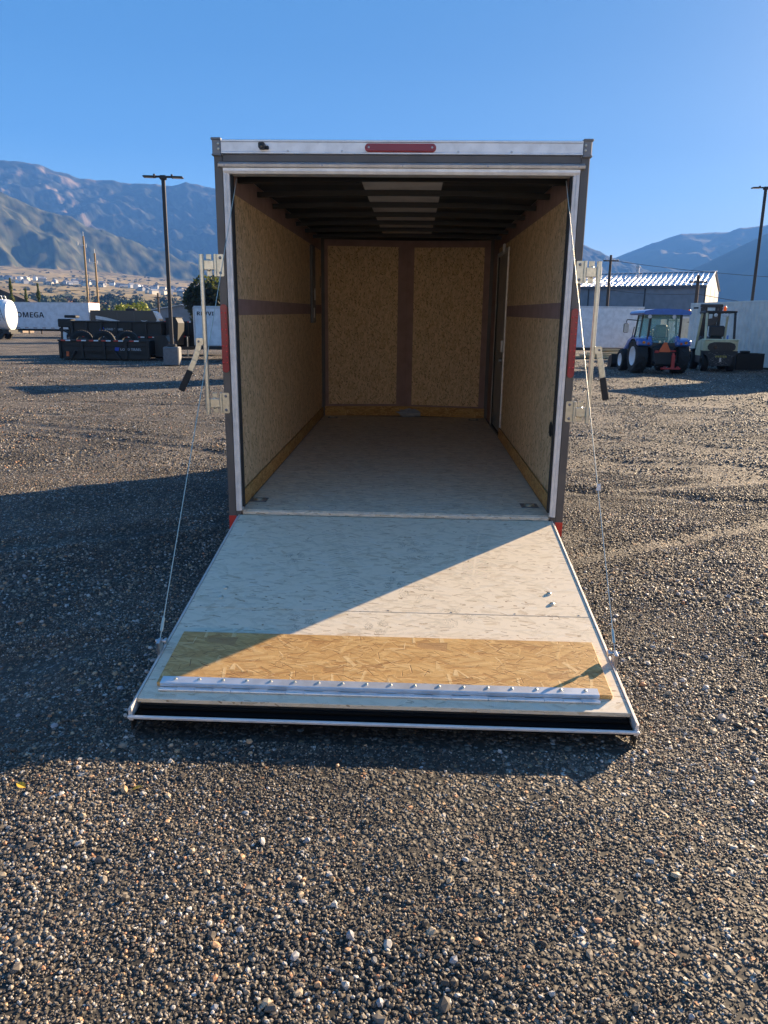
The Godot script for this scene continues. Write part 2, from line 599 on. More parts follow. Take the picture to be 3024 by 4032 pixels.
func polar_mesh(az0: float, az1: float, na: int, rr: Array, f: Callable) -> ArrayMesh:
	var v := PackedVector3Array()
	var cl := PackedColorArray()
	var ix := PackedInt32Array()
	var nr := PackedVector3Array()
	for j in rr.size():
		for i in na + 1:
			var az := lerpf(az0, az1, float(i) / na)
			var q: Array = f.call(az, rr[j])
			v.append(pol(az, rr[j], q[0]))
			cl.append(q[1])
	var w := na + 1
	nr.resize(v.size())
	for j in rr.size():
		for i in w:
			var du := v[j * w + mini(i + 1, na)] - v[j * w + maxi(i - 1, 0)]
			var dv := v[mini(j + 1, rr.size() - 1) * w + i] - v[maxi(j - 1, 0) * w + i]
			var n := du.cross(dv).normalized()
			nr[j * w + i] = n if n.y > 0 else -n
	for j in rr.size() - 1:
		for i in na:
			var a := j * w + i
			ix.append_array(PackedInt32Array([a, a + w, a + 1, a + 1, a + w, a + w + 1]))
	var ar := []
	ar.resize(Mesh.ARRAY_MAX)
	ar[Mesh.ARRAY_VERTEX] = v
	ar[Mesh.ARRAY_NORMAL] = nr
	ar[Mesh.ARRAY_COLOR] = cl
	# clockwise from above
	var fix := PackedInt32Array()
	for k in range(0, ix.size(), 3):
		var g := (v[ix[k + 2]] - v[ix[k]]).cross(v[ix[k + 1]] - v[ix[k]])
		if g.y >= 0: fix.append_array(PackedInt32Array([ix[k], ix[k + 1], ix[k + 2]]))
		else: fix.append_array(PackedInt32Array([ix[k], ix[k + 2], ix[k + 1]]))
	ar[Mesh.ARRAY_INDEX] = fix
	var am := ArrayMesh.new()
	am.add_surface_from_arrays(Mesh.PRIMITIVE_TRIANGLES, ar)
	return am

func hills() -> void:
	hn.seed = 12
	hn.noise_type = FastNoiseLite.TYPE_SIMPLEX_SMOOTH
	hn.fractal_type = FastNoiseLite.FRACTAL_RIDGED
	hn.frequency = 0.0014
	hn.fractal_octaves = 4
	hn3.seed = 8
	hn3.frequency = 0.028
	hn3.fractal_octaves = 2
	hn2.seed = 3
	hn2.frequency = 0.009
	hn2.fractal_octaves = 4
	var m := StandardMaterial3D.new()
	m.vertex_color_use_as_albedo = true
	m.roughness = 0.95
	m.metallic_specular = 0.1
	var rr := []
	for i in 40: rr.append(420.0 + 1080.0 * i / 40.0)
	for i in 170: rr.append(1500.0 + 3150.0 * i / 170.0)
	for i in 6: rr.append(4650.0 + 110.0 * i)
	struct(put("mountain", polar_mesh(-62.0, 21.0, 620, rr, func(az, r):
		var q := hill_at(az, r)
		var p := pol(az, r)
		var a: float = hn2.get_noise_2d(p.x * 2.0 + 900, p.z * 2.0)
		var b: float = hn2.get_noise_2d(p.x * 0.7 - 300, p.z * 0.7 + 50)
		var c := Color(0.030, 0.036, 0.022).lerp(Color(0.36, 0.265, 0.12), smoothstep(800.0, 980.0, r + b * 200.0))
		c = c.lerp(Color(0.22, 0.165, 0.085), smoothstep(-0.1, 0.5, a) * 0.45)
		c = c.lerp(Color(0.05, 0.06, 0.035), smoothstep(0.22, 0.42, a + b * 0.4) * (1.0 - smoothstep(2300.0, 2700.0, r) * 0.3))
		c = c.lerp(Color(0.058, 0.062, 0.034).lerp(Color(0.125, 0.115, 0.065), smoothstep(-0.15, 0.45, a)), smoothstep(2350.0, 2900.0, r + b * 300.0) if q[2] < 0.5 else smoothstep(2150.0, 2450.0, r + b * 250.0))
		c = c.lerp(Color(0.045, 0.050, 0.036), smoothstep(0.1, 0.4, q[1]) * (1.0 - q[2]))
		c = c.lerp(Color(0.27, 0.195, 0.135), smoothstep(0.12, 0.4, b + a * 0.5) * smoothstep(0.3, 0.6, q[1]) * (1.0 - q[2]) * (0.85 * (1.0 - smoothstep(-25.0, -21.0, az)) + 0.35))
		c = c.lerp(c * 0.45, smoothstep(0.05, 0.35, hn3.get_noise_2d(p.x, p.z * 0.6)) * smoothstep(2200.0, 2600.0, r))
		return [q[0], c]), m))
	# the hazy range on the right, towards the sun
	var crest := [[8.0, 0.05], [12.0, 0.070], [13.9, 0.0861], [16.3, 0.1018], [18.1, 0.1119], [19.74, 0.1121], [21.06, 0.1123], [21.7, 0.1162], [23.3, 0.1186], [27.0, 0.128], [33.0, 0.12], [42.0, 0.13], [52.0, 0.115], [64.0, 0.12]]
	var near := [[10.0, 0.010], [16.0, 0.035], [18.8, 0.0702], [23.4, 0.1104], [29.0, 0.14], [40.0, 0.125], [64.0, 0.11]]
	var r2 := []
	for i in 80: r2.append(1500.0 + 4900.0 * i / 79.0)
	struct(put("mountain", polar_mesh(9.0, 62.0, 320, r2, func(az, r):
		var p := pol(az, r)
		var nz: float = hn.get_noise_2d(p.x + 4000, p.z)
		var e := lut(r, [[1500.0, -0.003], [1900.0, 0.004], [3600.0, 0.02], [5900.0, lut(az, crest)], [6400.0, lut(az, crest) * 0.88]])
		var h = e * r + 1.57 + nz * 60.0 * smoothstep(1900.0, 3900.0, r) * (1.0 - smoothstep(5200.0, 5900.0, r)) + hn2.get_noise_2d(p.x, p.z) * 5.0
		var hs: float = lut(az, near) * 4100.0 + 1.57 - absf(r - 4100.0) * 0.38 + nz * 30.0 * smoothstep(0, 400, absf(r - 4100.0))
		return [maxf(h, hs), Color(0.085, 0.082, 0.055).lerp(Color(0.17, 0.14, 0.085), clampf(0.5 + nz, 0, 1))]), m))

# ---- plants
func blob_crown(sd: int, n: int, spread: Vector3, leaf: float) -> ArrayMesh:
	# many small leaf-sized faces through the crown's volume
	var rg := RandomNumberGenerator.new()
	rg.seed = sd
	var st := S()
	var lobes := []
	for i in 9: lobes.append([Vector3(rg.randf_range(-0.5, 0.5), rg.randf_range(0.22, 0.80), rg.randf_range(-0.5, 0.5)), rg.randf_range(0.18, 0.34)])
	for i in n:
		var lb: Array = lobes[rg.randi() % lobes.size()]
		var dv := Vector3(rg.randfn(), rg.randfn(), rg.randfn()).normalized()
		var p: Vector3 = lb[0] + dv * lb[1] * pow(rg.randf(), 0.35)
		p = Vector3(p.x * spread.x, p.y * spread.y, p.z * spread.z)
		var a := Vector3(rg.randfn(), rg.randfn(), rg.randfn()).normalized()
		var b := a.cross(Vector3(rg.randfn(), rg.randfn(), rg.randfn())).normalized()
		var s := leaf * rg.randf_range(0.6, 1.4)
		quad(st, p - a * s, p - b * s * 0.6, p + a * s, p + b * s * 0.6, (dv + Vector3.UP * 0.4))
	return st.commit()

func leaf_mat(r: float, g: float, b: float) -> StandardMaterial3D:
	var m := mat(r, g, b, 0.7)
	m.backlight_enabled = true
	m.backlight = Color(0.3, 0.33, 0.15)
	return m

func tree(called: String, label: String, at: Vector3, h: float, wide: float, base: float, col: Color, sd: int, n: int, leaf: float) -> void:
	var t := thing(called, label, "tree" if called != "bush" else "bush", at)
	var st := S()
	cyl(st, Vector3.ZERO, Vector3(0.05 * h * 0.1, h * 0.55, 0), h * 0.022, h * 0.010, 8)
	var rg := RandomNumberGenerator.new()
	rg.seed = sd
	for k in 5:
		var y := h * rg.randf_range(base + 0.05, 0.55)
		var an := rg.randf() * TAU
		cyl(st, Vector3(0, y, 0), Vector3(cos(an) * wide * 0.3, y + h * 0.2, sin(an) * wide * 0.3), h * 0.008, h * 0.003, 6)
	put("trunk", st, M.bark, t)
	put("crown", blob_crown(sd, n, Vector3(wide, h * (1.0 - base), wide), leaf), leaf_mat(col.r, col.g, col.b), t).position = Vector3(0, h * base, 0)

func poplar(at: Vector3, h: float, label: String, sd: int) -> void:
	var t := thing("poplar_tree", label, "tree", at, 0.0, "columnar trees behind the long white trailer")
	var st := S()
	cyl(st, Vector3.ZERO, Vector3(0, h * 0.9, 0), 0.12, 0.02, 8)
	put("trunk", st, M.bark, t)
	var rg := RandomNumberGenerator.new()
	rg.seed = sd
	st = S()
	for i in 900:
		var y := pow(rg.randf(), 0.9)
		var r := h * 0.085 * (1.0 - pow(y, 1.6)) * (0.6 + 0.4 * sin(y * 23 + sd)) * sqrt(rg.randf()) + 0.05
		var an := rg.randf() * TAU
		var p := Vector3(cos(an) * r, h * (0.1 + 0.9 * y), sin(an) * r)
		var a := Vector3(rg.randfn() * 0.4, 1, rg.randfn() * 0.4).normalized()
		var b := a.cross(Vector3(rg.randfn(), 0, rg.randfn())).normalized()
		quad(st, p - a * 0.2, p - b * 0.1, p + a * 0.2, p + b * 0.1, Vector3(cos(an), 0.3, sin(an)))
	put("crown", st, leaf_mat(0.085, 0.10, 0.03), t)

func far_plants() -> void:
	var rg := RandomNumberGenerator.new()
	rg.seed = 808
	var pal := [Color(0.040, 0.055, 0.025), Color(0.055, 0.068, 0.028), Color(0.035, 0.048, 0.028), Color(0.075, 0.080, 0.030), Color(0.05, 0.06, 0.03), Color(0.13, 0.105, 0.03), Color(0.15, 0.06, 0.025)]
	for k in 3:
		var mm := MultiMesh.new()
		mm.transform_format = MultiMesh.TRANSFORM_3D
		mm.use_colors = true
		mm.mesh = blob_crown(60 + k, 260, Vector3(1.15, 1.0, 1.15), 0.11)
		var list := []
		for i in 800:
			var az := rg.randf_range(-46.0, 14.0)
			var r := 460.0 + 400.0 * pow(rg.randf(), 0.9)
			if r > 1000.0 and rg.randf() < 0.5: continue
			var s := rg.randf_range(7.0, 14.0)
			var c: Color = pal[rg.randi() % (7 if rg.randf() < 0.25 else 5)]
			list.append([Transform3D(Basis(Vector3.UP, rg.randf() * TAU).scaled(Vector3(s, s * rg.randf_range(0.75, 1.1), s)), pol(az, r, hill_at(az, r)[0] - 1.0)), c * rg.randf_range(0.8, 1.3)])
		for i in 170:   # scrub dotted over the dry slope
			var az := rg.randf_range(-40.0, -8.0)
			var r := rg.randf_range(1100.0, 2500.0)
			var s := rg.randf_range(2.5, 6.0)
			list.append([Transform3D(Basis(Vector3.UP, rg.randf() * TAU).scaled(Vector3(s * 1.3, s, s * 1.3)), pol(az, r, hill_at(az, r)[0] - 1.0)), pal[rg.randi() % 4]])
		mm.instance_count = list.size()
		for i in list.size():
			mm.set_instance_transform(i, list[i][0])
			mm.set_instance_color(i, list[i][1])
		var m := StandardMaterial3D.new()
		m.vertex_color_use_as_albedo = true
		m.roughness = 0.8
		var o := MultiMeshInstance3D.new()
		o.name = numbered("woods")
		o.multimesh = mm
		o.material_override = m
		stuff(o)
		tag(o, "far-off belt of green and autumn trees below the dry hillside", "trees")
		add_child(o)
	tree("broadleaf_tree", "dark bushy tree behind the white trailer left of the open trailer", Vector3(-19.2, 0, -70), 6.3, 4.3, 0.05, Color(0.016, 0.021, 0.010), 5, 5200, 0.22)
	tree("bush", "bright yellow-green bush above the dark parked horse trailer", Vector3(-36.8, 0, -95), 4.3, 4.4, 0.0, Color(0.24, 0.25, 0.03), 8, 2600, 0.2)
	poplar(Vector3(-62.6, 0, -115), 8.3, "tallest slender columnar tree beside the brown roof", 1)
	poplar(Vector3(-60.3, 0, -115), 6.8, "shortest slender columnar tree, between two taller ones", 2)
	poplar(Vector3(-58.3, 0, -115), 7.6, "dark slender columnar tree farthest from the brown roof", 3)

func houses() -> void:
	# the houses on the dry slope, each about 10 m long
	var rg := RandomNumberGenerator.new()
	rg.seed = 31
	var walls := [["white", mat(0.70, 0.70, 0.68, 0.8)], ["tan", mat(0.45, 0.38, 0.28, 0.8)], ["gray", mat(0.30, 0.31, 0.33, 0.8)], ["cream", mat(0.66, 0.60, 0.48, 0.8)]]
	var roofs := [["dark", mat(0.08, 0.08, 0.09, 0.8)], ["brown", mat(0.17, 0.12, 0.09, 0.8)], ["pale gray", mat(0.26, 0.26, 0.27, 0.7)]]
	var protos := []
	for k in 4:
		var L := 9.0 + 2.0 * k
		var W := 8.0
		var H := 4.0 + (k % 2) * 2.0
		var st := S()
		bx(st, -L / 2, L / 2, -3, H, -W / 2, W / 2)
		for sx in [-1, 1]: tri(st, Vector3(sx * L / 2, H, -W / 2), Vector3(sx * L / 2, H, W / 2), Vector3(sx * L / 2, H + 2.4, 0), Vector3(sx, 0, 0))
		var am: ArrayMesh = st.commit()
		var st2 := S()
		for sz in [-1, 1]: quad(st2, Vector3(-L / 2 - 0.4, H - 0.2, sz * (W / 2 + 0.5)), Vector3(L / 2 + 0.4, H - 0.2, sz * (W / 2 + 0.5)), Vector3(L / 2 + 0.4, H + 2.5, 0), Vector3(-L / 2 - 0.4, H + 2.5, 0), Vector3(0, 1, sz))
		st2.commit(am)
		protos.append(am)
	for i in 170:
		var az := rg.randf_range(-29.5, -13.0)
		var r := rg.randf_range(1720, 1960) if az < -19.5 else rg.randf_range(1420, 2000)
		if az < -21.0 and rg.randf() < 0.35: az = rg.randf_range(-20.5, -13.0)
		var o := MeshInstance3D.new()
		o.mesh = protos[rg.randi() % 4]
		o.name = numbered("hillside_house")
		var wl: Array = walls[rg.randi() % 4]
		var rf: Array = roofs[rg.randi() % 3]
		o.set_surface_override_material(0, wl[1])
		o.set_surface_override_material(1, rf[1])
		add_child(o)
		o.position = pol(az, r, hill_at(az, r)[0] + 0.5)
		o.rotation.y = rg.randf() * TAU
		tag(o, "tiny far %s house with a %s roof %s" % [wl[0], rf[0], "above the long white semi-trailer" if az < -22.0 else ("between the golden utility poles" if az < -18.5 else "on the slope behind the lamp post")], "house", "houses on the dry slope")

# ---------------------------------------------------------------- the open cargo trailer
func make_materials() -> void:
	M.grime_tex = noise_tex(0.010, 0.90, 1.04, 21, 512, true)
	M.charcoal = mat(0.115, 0.108, 0.105, 0.42, 0.25, 0.9)
	M.alu = mat(0.80, 0.80, 0.80, 0.42, 0.75, 1.6)
	M.alu_dull = mat(0.78, 0.75, 0.72, 0.55, 0.45, 2.4)
	M.zinc = mat(0.66, 0.63, 0.52, 0.33, 0.85, 6.0)
	M.bolt = mat(0.20, 0.21, 0.23, 0.4, 0.6)
	M.steel = mat(0.55, 0.56, 0.57, 0.35, 0.9, 3.0)
	M.black = mat(0.018, 0.018, 0.019, 0.5, 0.0, 2.0)
	M.rubber = mat(0.022, 0.022, 0.022, 0.75, 0.0, 3.0)
	M.seal = mat(0.007, 0.007, 0.007, 0.8)
	M.seal.metallic_specular = 0.15
	M.plastic = mat(0.02, 0.02, 0.021, 0.4)
	M.trailer_black = mat(0.012, 0.0115, 0.011, 0.48, 0.0, 0.7)
	M.white = mat(0.82, 0.83, 0.84, 0.35, 0.0, 0.5)
	M.white_dull = mat(0.66, 0.67, 0.68, 0.6, 0.0, 0.4)
	M.cream = mat(0.62, 0.58, 0.44, 0.5, 0.0, 0.5)
	M.fork_cream = mat(0.60, 0.56, 0.36, 0.45, 0.0, 1.0)
	M.container = mat(0.74, 0.73, 0.67, 0.55, 0.0, 0.35)
	M.red_tape = mat(0.62, 0.045, 0.03, 0.35)
	M.red = mat(0.40, 0.02, 0.022, 0.3)
	M.white_tape = mat(0.8, 0.8, 0.8, 0.4)
	M.lens = mat(0.30, 0.012, 0.016, 0.12)
	M.lens.clearcoat_enabled = true
	M.led = mat(0.8, 0.06, 0.06, 0.15)
	M.amber = mat(0.85, 0.30, 0.02, 0.25)
	M.amber.backlight_enabled = true
	M.amber.backlight = Color(0.9, 0.5, 0.1)
	M.orange = mat(0.72, 0.13, 0.035, 0.6)
	M.blue = mat(0.006, 0.125, 0.46, 0.3, 0.0, 0.8)
	M.blue.clearcoat_enabled = true
	M.rim_white = mat(0.75, 0.76, 0.77, 0.4)
	M.tyre = mat(0.020, 0.020, 0.020, 0.8, 0.0, 2.0)
	M.glass = StandardMaterial3D.new()
	M.glass.transparency = BaseMaterial3D.TRANSPARENCY_ALPHA
	M.glass.albedo_color = Color(0.66, 0.92, 0.86, 0.30)
	M.glass.roughness = 0.05
	M.dark_glass = mat(0.015, 0.02, 0.024, 0.08)
	M.bark = mat(0.09, 0.065, 0.045, 0.9)
	M.pole_wood = mat(0.36, 0.24, 0.12, 0.85, 0.0, 1.5)
	M.dark_wood = mat(0.10, 0.07, 0.05, 0.85, 0.0, 1.5)
	M.lumber = mat(0.58, 0.43, 0.24, 0.8, 0.0, 2.0)
	M.concrete = mat(0.19, 0.195, 0.20, 0.85, 0.0, 1.2)
	M.pole = mat(0.022, 0.02, 0.02, 0.45)
	M.gray_wall = mat(0.24, 0.26, 0.29, 0.6, 0.0, 0.2)
	M.roof_metal = mat(0.62, 0.62, 0.66, 0.33, 0.75)
	M.brown_roof = mat(0.085, 0.068, 0.058, 0.85, 0.0, 0.3)
	M.tape_brown = mat(0.36, 0.235, 0.20, 0.85, 0.0, 1.2)
	M.under = mat(0.05, 0.05, 0.052, 0.7, 0.0, 0.8)
	M.luan = mat(0.62, 0.56, 0.50, 0.8, 0.0, 0.8)
	M.screw = mat(0.55, 0.55, 0.56, 0.35, 0.9)
	M.text_dark = mat(0.02, 0.02, 0.022, 0.6)
	M.text_pale = mat(0.42, 0.43, 0.45, 0.5)
	M.logo_blue = mat(0.03, 0.07, 0.42, 0.5)
	# strand board, pale and weathered: ramp and floor
	var n := 768
	var d := flat_data(n, c8(228, 212, 186))
	d = strands(d, n, 1500, 70, 12, 0.0, 0.45, [c8(224, 213, 195), c8(206, 193, 172), c8(218, 205, 180), c8(200, 189, 170), c8(228, 220, 207)], 0.4, 1)
	d = strands(d, n, 620, 36, 1.8, 0.0, 0.2, [c8(138, 108, 76), c8(120, 96, 70), c8(165, 138, 106)], 0.7, 2)
	d = strands(d, n, 120, 60, 11, 0.0, 0.35, [c8(190, 166, 134), c8(200, 180, 150)], 0.4, 8)
	d = strands(d, n, 150, 14, 4.0, 0.1, 0.6, [c8(110, 84, 58), c8(150, 120, 88)], 0.8, 3)
	M.floor_tex = tex_of(d, n)
	M.floor_osb = board_mat(M.floor_tex, 1.0 / 1.15, 0.62, 0.10)
	# ramp: the same with tyre and shoe marks
	n = 1024
	d = flat_data(n, c8(225, 210, 184))
	d = strands(d, n, 3600, 52, 9, 0.0, 0.5, [c8(233, 219, 194), c8(215, 200, 171), c8(225, 209, 178), c8(209, 196, 172), c8(234, 224, 205)], 0.34, 11)
	d = strands(d, n, 1000, 24, 1.8, 0.0, 0.25, [c8(150, 120, 88), c8(136, 110, 84), c8(180, 154, 122)], 0.66, 12)
	d = strands(d, n, 260, 44, 9, 0.0, 0.4, [c8(196, 172, 138), c8(206, 186, 156)], 0.36, 18)
	d = strands(d, n, 260, 9, 3.0, 0.1, 0.5, [c8(110, 84, 58), c8(150, 122, 90)], 0.7, 13)
	# faint grey prints: [x, z, radius] rings from boots and a run of tyre chevrons (metres on the ramp)
	var rg := RandomNumberGenerator.new()
	rg.seed = 14
	for pr in [[0.13, 0.98, 0.085], [0.02, 0.88, 0.06], [0.16, 0.55, 0.08], [-0.42, 1.3, 0.07], [0.34, 1.22, 0.08], [-0.05, 1.33, 0.06], [0.10, 0.42, 0.07], [-0.55, 0.6, 0.06]]:
		for k in 900:
			var a := rg.randf() * TAU
			var q: float = pr[2] * (0.45 + 0.16 * (rg.randi() % 4)) + rg.randfn() * 0.003
			if sin(a * 3.0 + pr[0] * 40.0) < -0.3: continue
			var px := posmod(int((pr[0] + cos(a) * q) / 2.1 * n), n)
			var py := posmod(int((pr[1] + sin(a) * q * 1.2) / 2.1 * n), n)
			for c in 3: d[(py * n + px) * 3 + c] = int(d[(py * n + px) * 3 + c] * 0.72)
	for run in [[-0.36, 0.25, -0.16, 1.12], [0.52, 0.2, 0.44, 0.8]]:
		for k in 34:
			var t := k / 34.0
			if rg.randf() < 0.3: continue
			var cx: float = lerpf(run[0], run[2], t)
			var cz: float = lerpf(run[1], run[3], t)
			for s in [-1, 1]:
				for u in 16:
					for w in 4:
						var px := posmod(int((cx + s * (0.008 + u * 0.004)) / 2.1 * n), n)
						var py := posmod(int((cz + u * 0.0022 + w * 0.002) / 2.1 * n), n)
						for c in 3: d[(py * n + px) * 3 + c] = int(d[(py * n + px) * 3 + c] * rg.randf_range(0.72, 0.92))
	M.ramp_tex = tex_of(d, n)
	M.ramp_osb = board_mat(M.ramp_tex, 1.0 / 2.1, 0.6, 0.12)
	# bare golden strand board of the flap
	n = 768
	d = flat_data(n, c8(206, 163, 100))
	d = strands(d, n, 700, 150, 34, 0.0, 0.6, [c8(210, 168, 104), c8(200, 154, 90), c8(218, 178, 116), c8(192, 146, 84)], 0.5, 20)
	d = strands(d, n, 800, 96, 11, 0.0, 0.42, [c8(214, 172, 108), c8(198, 152, 88), c8(224, 184, 122), c8(188, 142, 80), c8(206, 164, 102), c8(178, 132, 74), c8(170, 122, 66)], 0.55, 21)
	d = strands(d, n, 7, 120, 40, 0.1, 0.3, [c8(176, 134, 84), c8(160, 116, 66)], 0.75, 25)
	d = strands(d, n, 26, 84, 12, 1.1, 0.5, [c8(228, 194, 138), c8(222, 186, 128)], 0.8, 22)
	d = strands(d, n, 620, 46, 1.9, 0.0, 0.6, [c8(130, 86, 42), c8(238, 208, 158), c8(146, 100, 52), c8(120, 80, 40)], 0.75, 23)
	M.flap_osb = board_mat(tex_of(d, n), 1.0 / 0.95, 0.65, 0.35)
	# walls
	d = flat_data(n, c8(234, 202, 158))
	d = strands(d, n, 1700, 60, 12, 1.57, 0.6, [c8(238, 208, 162), c8(224, 192, 146), c8(216, 182, 134), c8(234, 204, 160), c8(210, 176, 128)], 0.6, 31)
	d = strands(d, n, 160, 74, 20, 1.57, 0.5, [c8(210, 172, 122), c8(236, 204, 160)], 0.45, 33)
	d = strands(d, n, 760, 22, 4.2, 1.45, 0.6, [c8(100, 72, 42), c8(122, 92, 58), c8(84, 60, 38)], 0.8, 32)
	M.wall_tex = tex_of(d, n)
	M.wall_osb = board_mat(M.wall_tex, 1.0 / 1.05, 0.8, 0.10)
	M.front_osb = board_mat(M.wall_tex, 1.0 / 0.86, 0.8, 0.12, Vector3(0.3, 0.1, 0))
	M.kick_osb = board_mat(M.flap_osb.albedo_texture, 1.0 / 0.8, 0.8, 0.1, Vector3(0.2, 0.6, 0.1))
	M.kick_osb.albedo_color = Color(1.0, 0.98, 0.94)

const FL := 0.427

func oval(cx: float, cy: float, w: float, h: float, n := 10) -> PackedVector2Array:
	# a stadium, upright if h > w
	var p := PackedVector2Array()
	var r := minf(w, h) / 2
	var e := Vector2(maxf(0, w / 2 - r), maxf(0, h / 2 - r))
	for i in 4 * n:
		var a := TAU * (i + 0.5) / (4 * n)
		var c := Vector2(cos(a), sin(a))
		p.append(Vector2(cx, cy) + c * r + Vector2(signf(c.x) * e.x, signf(c.y) * e.y))
	return p

func rrect(cx: float, cy: float, w: float, h: float, r: float) -> PackedVector2Array:
	var p := PackedVector2Array()
	for q in [[1, 1, 0.0], [-1, 1, PI / 2], [-1, -1, PI], [1, -1, 1.5 * PI]]:
		for k in 5:
			var a: float = q[2] + PI / 2 * k / 4.0
			p.append(Vector2(cx + q[0] * (w / 2 - r) + cos(a) * r, cy + q[1] * (h / 2 - r) + sin(a) * r))
	return p

func screw_at(parent: Node, called: String, at: Vector3, r: float, dir := Vector3.BACK, m: Material = null) -> void:
	var st := S()
	lathe(st, [Vector2(r, 0), Vector2(r * 0.92, r * 0.35), Vector2(r * 0.5, r * 0.62), Vector2(0.0, r * 0.7)], at, dir, 10)
	put(called, st, m if m else M.screw, parent)

func cargo_trailer() -> void:
	var t := thing("cargo_trailer", "open charcoal cargo trailer with its rear ramp lowered onto the gravel", "trailer")
	t.rotation.x = 0.0205
	var st: SurfaceTool
	# shell: outer skins, roof, nose
	for s in [-1, 1]:
		st = S()
		bx(st, s * 1.045, s * 1.062, 0.30, 2.50, -4.60, -0.062)
		put("outer_skin", st, M.charcoal, t)
	st = S()
	bx(st, -1.05, 1.05, 2.50, 2.53, -4.60, -0.01)
	put("roof_sheet", st, M.white, t)
	for s in [-1, 1]:
		st = S()
		bx(st, s * 1.02, s * 1.075, 2.44, 2.535, -4.60, -0.065)
		put("roof_rail", st, M.alu, t)
	st = S()
	for s in [-1, 1]:
		extrude(st, PackedVector2Array([Vector2(0.0, -5.02), Vector2(s * 1.062, -4.602), Vector2(s * 1.04, -4.58), Vector2(0.0, -4.98)]), -2.53, -0.30, Transform3D(Basis(Vector3.RIGHT, Vector3.BACK, Vector3.DOWN), Vector3.ZERO))
	put("nose_skin", st, M.charcoal, t)
	st = S()
	var nz := PackedVector2Array([Vector2(-1.045, -4.60), Vector2(0, -4.99), Vector2(1.045, -4.60)])
	extrude(st, nz, -2.53, -2.50, Transform3D(Basis(Vector3.RIGHT, Vector3.BACK, Vector3.DOWN), Vector3.ZERO))
	extrude(st, nz, -0.39, -0.34, Transform3D(Basis(Vector3.RIGHT, Vector3.BACK, Vector3.DOWN), Vector3.ZERO))
	for s in [-1, 1]: bx(st, s * 1.016, s * 1.0445, 0.40, 2.498, -4.66, -4.50)
	put("nose_cap", st, M.under, t)
	# chassis and running gear under the body
	st = S()
	for s in [-1, 1]: bx(st, s * 0.93, s * 0.98, 0.24, 0.395, -4.6, -0.10)
	for k in 9: bx(st, -0.925, 0.925, 0.30, 0.392, -4.5 + k * 0.54, -4.45 + k * 0.54)
	bx(st, -1.05, 1.05, 0.27, 0.385, -0.085, -0.03)
	put("chassis", st, M.black, t)
	for s in [-1, 1]:
		for k in 2:
			wheel(t, Vector3(s * 1.19, 0.33 - 0.0205 * (-1.9 - k * 0.86), -1.9 - k * 0.86), Vector3(s, 0, 0), 0.33, 0.2, 0.2, M.steel, 0)
		st = S()
		bx(st, s * 1.065, s * 1.31, 0.80, 0.83, -3.1, -1.55, 0.01)
		bx(st, s * 1.065, s * 1.31, 0.58, 0.80, -1.552, -1.53)
		bx(st, s * 1.065, s * 1.31, 0.58, 0.80, -3.12, -3.098)
		put("fender", st, M.alu, t)
	# rear frame
	for s in [-1, 1]:
		st = S()
		bx(st, s * 1.015, s * 1.065, 0.285, 2.52, -0.06, 0.0, 0.004)
		bx(st, s * 0.985, s * 1.0149, 0.285, 2.44, -0.058, -0.004)
		put("corner_post", st, M.charcoal, t)
		st = S()
		bx(st, s * 1.0165, s * 1.0635, 0.300, 0.393, 0.0, 0.0018)
		put("red_reflector", st, M.red_tape, t)
		# door jamb trim, folded aluminium
		st = S()
		extrude(st, PackedVector2Array([Vector2(s * 1.0145, 0.002), Vector2(s * 1.0125, 0.010), Vector2(s * 0.998, 0.013), Vector2(s * 0.990, 0.008), Vector2(s * 0.978, 0.006), Vector2(s * 0.978, -0.055), Vector2(s * 0.984, -0.055), Vector2(s * 0.984, -0.002)]), -2.425, -0.428, Transform3D(Basis(Vector3.RIGHT, Vector3.BACK, Vector3.DOWN), Vector3.ZERO))
		put("door_jamb", st, M.alu_dull, t)
		st = S()
		bx(st, s * 0.966, s * 0.9775, 0.45, 2.42, -0.05, -0.012)
		put("door_seal", st, M.rubber, t)
	st = S()
	bx(st, -1.0149, 1.0149, 2.4865, 2.527, -0.06, 0.0, 0.003)
	put("header", st, M.charcoal, t)
	# drip rail, with a lip that catches the light
	st = S()
	extrude(st, PackedVector2Array([Vector2(0, 2.486), Vector2(0.0, 2.454), Vector2(0.030, 2.457), Vector2(0.034, 2.470), Vector2(0.028, 2.472), Vector2(0.006, 2.484)]), -1.037, 1.037, Transform3D(Basis(Vector3.BACK, Vector3.UP, Vector3.LEFT), Vector3.ZERO))
	put("drip_rail", st, M.alu, t)
	for x in [-1.0, -0.442, 0.014, 0.493, 1.0]: screw_at(t, "screw", Vector3(x, 2.4635, 0.0325), 0.005)
	st = S()
	extrude(st, PackedVector2Array([Vector2(0.012, 2.4535), Vector2(0.012, 2.438), Vector2(0.008, 2.423), Vector2(-0.055, 2.418), Vector2(-0.055, 2.426), Vector2(0.002, 2.43), Vector2(0.002, 2.4535)]), -1.013, 1.013, Transform3D(Basis(Vector3.BACK, Vector3.UP, Vector3.LEFT), Vector3.ZERO))
	put("head_jamb", st, M.alu, t)
	# top rail
	st = S()
	extrude(st, PackedVector2Array([Vector2(-0.06, 2.527), Vector2(0.002, 2.527), Vector2(0.012, 2.530), Vector2(0.012, 2.536), Vector2(0.006, 2.540), Vector2(0.006, 2.588), Vector2(0.012, 2.592), Vector2(0.012, 2.599), Vector2(0.0, 2.604), Vector2(-0.06, 2.606)]), -1.02, 1.02, Transform3D(Basis(Vector3.BACK, Vector3.UP, Vector3.LEFT), Vector3.ZERO))
	put("top_rail", st, M.alu, t)
	for x in [-0.639, -0.33, 0.326, 0.624]: screw_at(t, "screw", Vector3(x, 2.5435, 0.006), 0.007)
